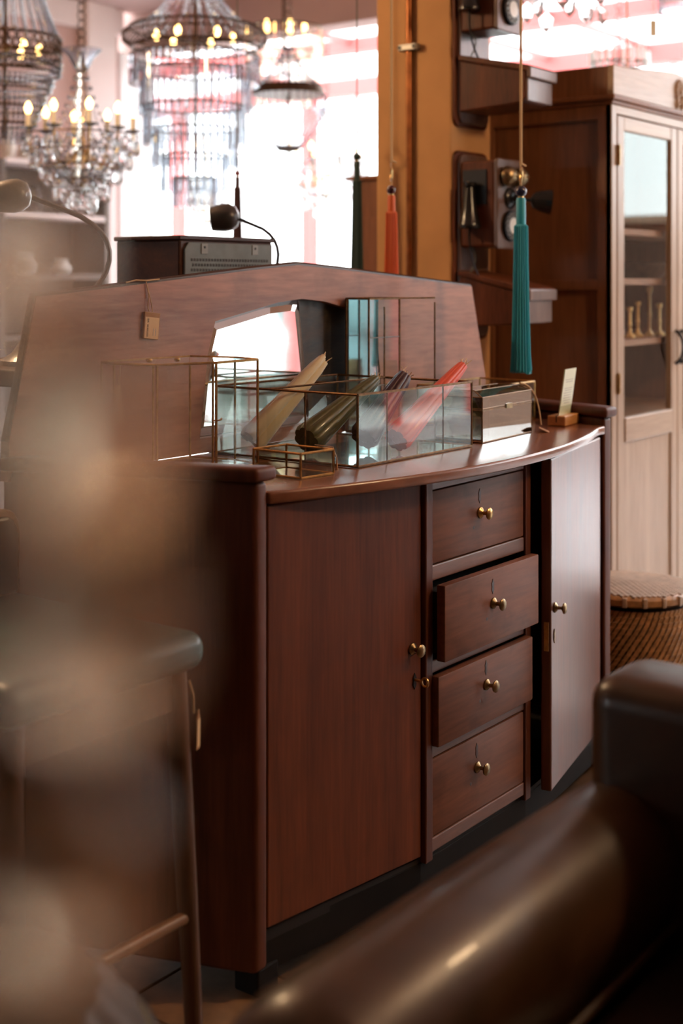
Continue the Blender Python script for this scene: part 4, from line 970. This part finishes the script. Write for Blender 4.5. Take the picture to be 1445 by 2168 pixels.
# 2. branched crystal chandelier
def branched(label, c, z, Rm, arms=8, pend=(26, 22, 16), zc=3.15, small=False, bulbs=True):
    x, y = c; b = thing('crystal_chandelier', (x, y, z - .25), label, 'chandelier')
    hang(b, x, y, z + .34, zc)
    MB().lathe([(.006, -.22), (.03, -.18), (.018, -.12), (.04, -.06), (.02, .0), (.015, .08), (.035, .14), (.014, .2), (.02, .30), (.006, .34)], (x, y, z), (0, 0, 1), 14).build('stem', 'crystal_warm', b, smooth=True)
    if not small: MB().lathe([(.012, .26), (.03, .28), (.055, .33), (.085, .36), (.083, .362), (.05, .335), (.02, .29)], (x, y, z), (0, 0, 1), 24).build('glass_cup', 'bead_glass', b, smooth=True)
    for k in range(arms):
        a = 2 * PI * k / arms + .2; ca, sa = math.cos(a), math.sin(a); r = Rm * (.92 if k % 2 else .78)
        am = MB().tube(bez((x, y, z - .05), (x + ca * r * .5, y + sa * r * .5, z - .16), (x + ca * r, y + sa * r, z - .16), (x + ca * r, y + sa * r, z + .02), 10), .0050, 6).build('arm', 'brass', b, smooth=True)
        MB().lathe([(.008, .015), (.034, .028), (.036, .032), (.01, .022)], (x + ca * r, y + sa * r, z), (0, 0, 1), 14).build('drip_pan', 'bead_glass', am, smooth=True)
        MB().cyl((x + ca * r, y + sa * r, z + .025), (x + ca * r, y + sa * r, z + .085), .011, seg=10).build('candle_sleeve', 'candle_sleeve', am)
        if bulbs: o = inst('bulb', BULB, am, (x + ca * r, y + sa * r, z + .095))
    for ri, n in enumerate(pend):
        r = Rm * (1.0, .88, .70, .48, .24)[ri]; zz = z - (.01, .075, .135, .195, .245)[ri]; s_ = (.058, .058, .062, .068, .072)[ri]
        MB().ring((x, y, zz + .012), r, .0035, seg=32).build('crystal_ring', 'bronze', b)
        for k in range(n):
            a = 2 * PI * (k + .5 * ri) / n; inst('crystal_pendant', PEN, b, (x + r * math.cos(a), y + r * math.sin(a), zz + random.uniform(-.012, .012)), (0, 0, a + PI / 2), (s_ * .62, s_ * .62, s_ * 1.15))
    mb = MB()
    for k in range(arms * 2):
        a = 2 * PI * k / (arms * 2); bead_strand(mb, (x + Rm * math.cos(a), y + Rm * math.sin(a), z - .05), (x + .03 * math.cos(a), y + .03 * math.sin(a), z - .19), .03, 15, .010)
        bead_strand(mb, (x + Rm * .95 * math.cos(a), y + Rm * .95 * math.sin(a), z - .04), (x + .03 * math.cos(a), y + .03 * math.sin(a), z + .24), .10, 16, .008)
    mb.build('bead_strands', 'bead_glass', b, kind='stuff')
    return b
c = at(172, 285, 5.5)
branched('branched crystal chandelier with many drops, left of the tiered one', (c.x, c.y), 1.95, .235, 8, (30, 26, 20, 14, 7))
c = at(690, 345, 8.2)
branched('pale crystal chandelier far back against the bright window', (c.x, c.y), 2.06, .26, 8, (24, 20, 16, 10, 5), zc=3.04)
c = at(440, 400, 8.6)
branched('small crystal chandelier far back under the large tiered one', (c.x, c.y), 1.92, .14, 6, (14, 10, 6, 4), zc=3.04, small=True, bulbs=False)
# 3. pierced ring with bead tiers at the left edge
c = at(10, 80, 5.6); x, y = c.x, c.y
lc = thing('beaded_chandelier', (x, y, 1.9), 'beaded chandelier with pierced dark ring, cut by the left edge', 'chandelier')
hang(lc, x, y, 2.72)
zr = 2.30; Rr = .235; mb = MB()
for k in range(40):
    a = 2 * PI * k / 40
    for q in range(2):
        a_ = a + (PI / 40 if q else 0); mb.ring((x + Rr * math.cos(a_), y + Rr * math.sin(a_), zr + .022 + q * .032), .0155, .0034, (math.cos(a_), math.sin(a_), 0), 10, 4)
mb.ring((x, y, zr), Rr, .006, seg=48); mb.ring((x, y, zr + .075), Rr, .005, seg=48); mb.build('pierced_ring', 'bronze', lc, kind='stuff')
MB().cyl((x, y, 1.95), (x, y, 2.72), .010, seg=8).build('stem', 'bronze', lc)
for k in range(6):
    a = 2 * PI * k / 6; MB().cyl((x, y, zr + .01), (x + Rr * math.cos(a), y + Rr * math.sin(a), zr + .01), .006, seg=6).build('spoke', 'bronze', lc)
    inst('bulb', BULB, lc, (x + Rr * .6 * math.cos(a + .4), y + Rr * .6 * math.sin(a + .4), zr + .02))
mb = MB()
for k in range(30):
    a = 2 * PI * k / 30; bead_strand(mb, (x + (Rr - .01) * math.cos(a), y + (Rr - .01) * math.sin(a), zr + .08), (x + .09 * math.cos(a), y + .09 * math.sin(a), zr + .52), .04, 24, .011)
for r, z in ((.235, 2.27), (.23, 2.245), (.20, 2.20), (.19, 2.175), (.17, 2.13), (.16, 2.10), (.14, 2.06), (.13, 2.03), (.11, 1.99), (.08, 1.96)):
    n = int(2 * PI * r / .021)
    for k in range(n):
        a = 2 * PI * k / n
        for q in range(2): mb.bead((x + r * math.cos(a), y + r * math.sin(a), z - q * .02), .0105)
mb.build('bead_strands', 'bead_glass', lc, kind='stuff')
for r, z in ((.225, 2.225), (.185, 2.15), (.155, 2.08), (.125, 2.01)): MB().ring((x, y, z), r, .005, seg=36).build('tier_ring', 'bronze', lc)
# 4. basket chandelier with a bronze band
c = at(610, 192, 6.7); x, y, z = c.x, c.y, c.z
bc2 = thing('basket_chandelier', (x, y, z - .30), 'basket chandelier of crystal beads with a bronze band', 'chandelier')
hang(bc2, x, y, z + .22)
MB().lathe([(.185, -.025), (.190, -.02), (.178, .02), (.172, .022), (.182, -.02)], (x, y, z), (0, 0, 1), 40).build('band', 'bronze', bc2, smooth=True)
mb = MB()
for k in range(34):
    a = 2 * PI * k / 34
    for i in range(18):
        t = i / 17; r = .185 * math.cos(t * 1.42) ** .8 + .01; mb.bead((x + r * math.cos(a), y + r * math.sin(a), z - .03 - .27 * t), .009)
    bead_strand(mb, (x + .17 * math.cos(a), y + .17 * math.sin(a), z + .02), (x + .03 * math.cos(a), y + .03 * math.sin(a), z + .21), .03, 10, .009)
mb.build('bead_strands', 'bead_glass', bc2, kind='stuff')
MB().lathe([(.0, -.315), (.05, -.305), (.07, -.285), (.0, -.28)], (x, y, z), (0, 0, 1), 18).build('bottom_dish', 'bronze', bc2, smooth=True)
MB().cyl((x, y, z - .30), (x, y, z + .22), .006, seg=8).build('stem', 'bronze', bc2)
# 5. drops of a crystal chandelier over the wardrobe (its top is above the frame)
c = at(1185, -60, 5.0); x, y, z = c.x, c.y, c.z
c5 = thing('crystal_chandelier', (x, y, z - .25), 'crystal drops of a chandelier hanging at the top edge, right of the telephones', 'chandelier')
hang(c5, x, y, z + .12); MB().cyl((x, y, z - .02), (x, y, z + .12), .012, seg=8).build('stem', 'bronze', c5)
MB().ring((x, y, z), .16, .006, seg=36).build('crystal_ring', 'bronze', c5)
for k in range(3):
    a = 2 * PI * k / 3; MB().cyl((x, y, z), (x + .16 * math.cos(a), y + .16 * math.sin(a), z), .004, seg=6).build('spoke', 'bronze', c5)
for k in range(11):
    a = 2 * PI * k / 11 + .25; L_ = (.05, .11, .08, .13)[k % 4]
    p = Vector((x + .16 * math.cos(a), y + .16 * math.sin(a), z - .01)); MB().cyl(p, p - Vector((0, 0, L_)), .0012, seg=4).build('wire', 'bronze', c5)
    inst('crystal_pendant', PEN, c5, p - Vector((0, 0, L_)), (0, 0, a + 1), (.052, .06, .085))
# 6. ring of white glass candles behind the wardrobe
c = at(1310, 128, 7.0); x, y, z = c.x, c.y, c.z
c6 = thing('candle_chandelier', (x, y, z - .04), 'ring chandelier of white glass sticks behind the wardrobe crest', 'chandelier')
MB().ring((x, y, z - .02), .15, .007, seg=36).build('hoop', 'bronze', c6)
for k in range(22):
    a = 2 * PI * k / 22; inst('glass_stick', STICK, c6, (x + .15 * math.cos(a), y + .15 * math.sin(a), z + .05 + random.uniform(-.012, .012)), (0, 0, a), (.02, .02, .075))
for k in range(10):
    a = 2 * PI * k / 10; ca, sa = math.cos(a), math.sin(a)
    MB().tube(bez((x, y, z + .07), (x + .04 * ca, y + .04 * sa, z + .11), (x + .10 * ca, y + .10 * sa, z + .10), (x + .13 * ca, y + .13 * sa, z + .05), 8), .0022, 5).build('wire_arm', 'bronze', c6)
MB().cyl((x, y, z - .02), (x, y, z + .10), .007, seg=8).build('stem', 'bronze', c6)
for k in range(4):
    a = PI / 2 * k; MB().cyl((x, y, z - .02), (x + .15 * math.cos(a), y + .15 * math.sin(a), z - .02), .004, seg=6).build('spoke', 'bronze', c6)
hang(c6, x, y, z + .10, 3.04)
# 7. beaded fringe at the top right corner
c = at(1450, -10, 5.6); x, y, z = c.x, c.y, c.z
c7 = thing('fringe_chandelier', (x, y, z - .12), 'chandelier with a beaded fringe in the top right corner', 'chandelier')
MB().lathe([(.11, .0), (.115, .01), (.10, .06), (.09, .06), (.10, .005)], (x, y, z), (0, 0, 1), 30).build('band', 'old_brass', c7, smooth=True)
mb = MB()
for k in range(44):
    a = 2 * PI * k / 44
    mb.cyl((x + .11 * math.cos(a), y + .11 * math.sin(a), z), (x + .11 * math.cos(a), y + .11 * math.sin(a), z - .055), .0045, seg=5)
    mb.bead((x + .11 * math.cos(a), y + .11 * math.sin(a), z - .065), .009)
mb.build('fringe', 'bead_glass', c7, kind='stuff')
MB().cyl((x, y, z + .03), (x, y, z + .12), .01, seg=8).build('stem', 'bronze', c7)
for k in range(4):
    a = PI / 2 * k; MB().cyl((x, y, z + .03), (x + .10 * math.cos(a), y + .10 * math.sin(a), z + .03), .004, seg=6).build('spoke', 'bronze', c7)
hang(c7, x, y, z + .12)
# hanging tag and cord at the top right
c = at(1382, 60, 5.2); tg = thing('hanging_tag', (c.x, c.y, c.z - .03), 'small grey tag on a thread above the wardrobe crest', 'tag')
MB().cyl((c.x, c.y, c.z + .03), (c.x, c.y, 3.15), .0012, seg=5).build('thread', 'twine', tg)
MB().ring((c.x, c.y, c.z + .036), .006, .0014, (.6, -.8, 0), 10, 4).build('eyelet', 'iron', tg)
MB(Matrix.Translation(c) @ Matrix.Rotation(R(-50), 4, 'Z')).box(-.013, .013, -.0012, .0012, -.032, .032).build('card', 'zinc', tg)
c = at(1326, 100, 5.3)
tag(MB().tube([(c.x, c.y, 2.09), (c.x + .004, c.y, 2.3), (c.x - .004, c.y, 2.7), (c.x, c.y, 3.15)], .0035, 6).build('rope', 'cord_rope', None), 'twine rope hanging down behind the wardrobe crest', 'rope')

# ================================================================== unseen warm globe lamps, added to light the pillar and sideboard front
def pendant(label, x, y, z, power):
    b = thing('added_globe_lamp', (x, y, z - .15), label, 'lamp', 'added opal globe lamps')
    MB().ball((x, y, z), .14, 1.0, 28, 18).build('globe', 'opal', b, smooth=True)
    MB().lathe([(.03, .135), (.045, .14), (.045, .16), (.01, .19), (.004, .19)], (x, y, z), (0, 0, 1), 20).build('gallery', 'bronze', b, smooth=True)
    MB().cyl((x, y, z + .185), (x, y, 3.15), .004, seg=6).build('flex', 'iron', b)
pendant('added opal globe lamp left of the radio, beyond the frame, warming the pillar', .35, 2.2, 2.60, 0)
pendant('added opal globe lamp right of the leather armchair, beyond the frame, lighting the sideboard front', 1.6, -2.0, 2.65, 0)

# ================================================================== strand of crystal drops hanging close by, out of focus
cc = at(170, 1000, .21)
strand = thing('crystal_strand', (cc.x, cc.y, 1.20), 'strand of clear crystal drops hanging close by at the left, out of focus', 'crystal')
crystal('near_crystal', (1, .90, .76), .22, 1.45)
def octa(cx, cy, cz, r, h, rot):
    vs = []; n = 8
    for rr_, hh in ((.35, .5), (.95, .28), (1.0, 0), (.95, -.28), (.35, -.5)):
        for k in range(n):
            a = 2 * PI * k / n + rot; vs.append((cx + r * rr_ * math.cos(a), cy + r * rr_ * math.sin(a), cz + h * hh))
    fs = [(i * n + k, i * n + (k + 1) % n, (i + 1) * n + (k + 1) % n, (i + 1) * n + k) for i in range(4) for k in range(n)] + [list(range(n))[::-1], list(range(4 * n, 5 * n))]
    return MB().add(vs, fs)
for (px, py_, r, h, rot) in ((40, 560, .009, .020, .1), (185, 930, .0135, .032, .3), (200, 1330, .013, .036, .6), (130, 1850, .013, .030, .2)):
    p = at(px, py_, .21); octa(p.x, p.y, p.z, r, h, rot).build('crystal_drop', 'near_crystal', strand)
pts_ = [at(40, 500, .21)] + [at(a, b, .21) for a, b in ((40, 560), (185, 930), (200, 1330), (130, 1850))]
MB().tube([(pts_[0].x, pts_[0].y, 3.15)] + pts_, .0005, 5).build('wire', 'zinc', strand)
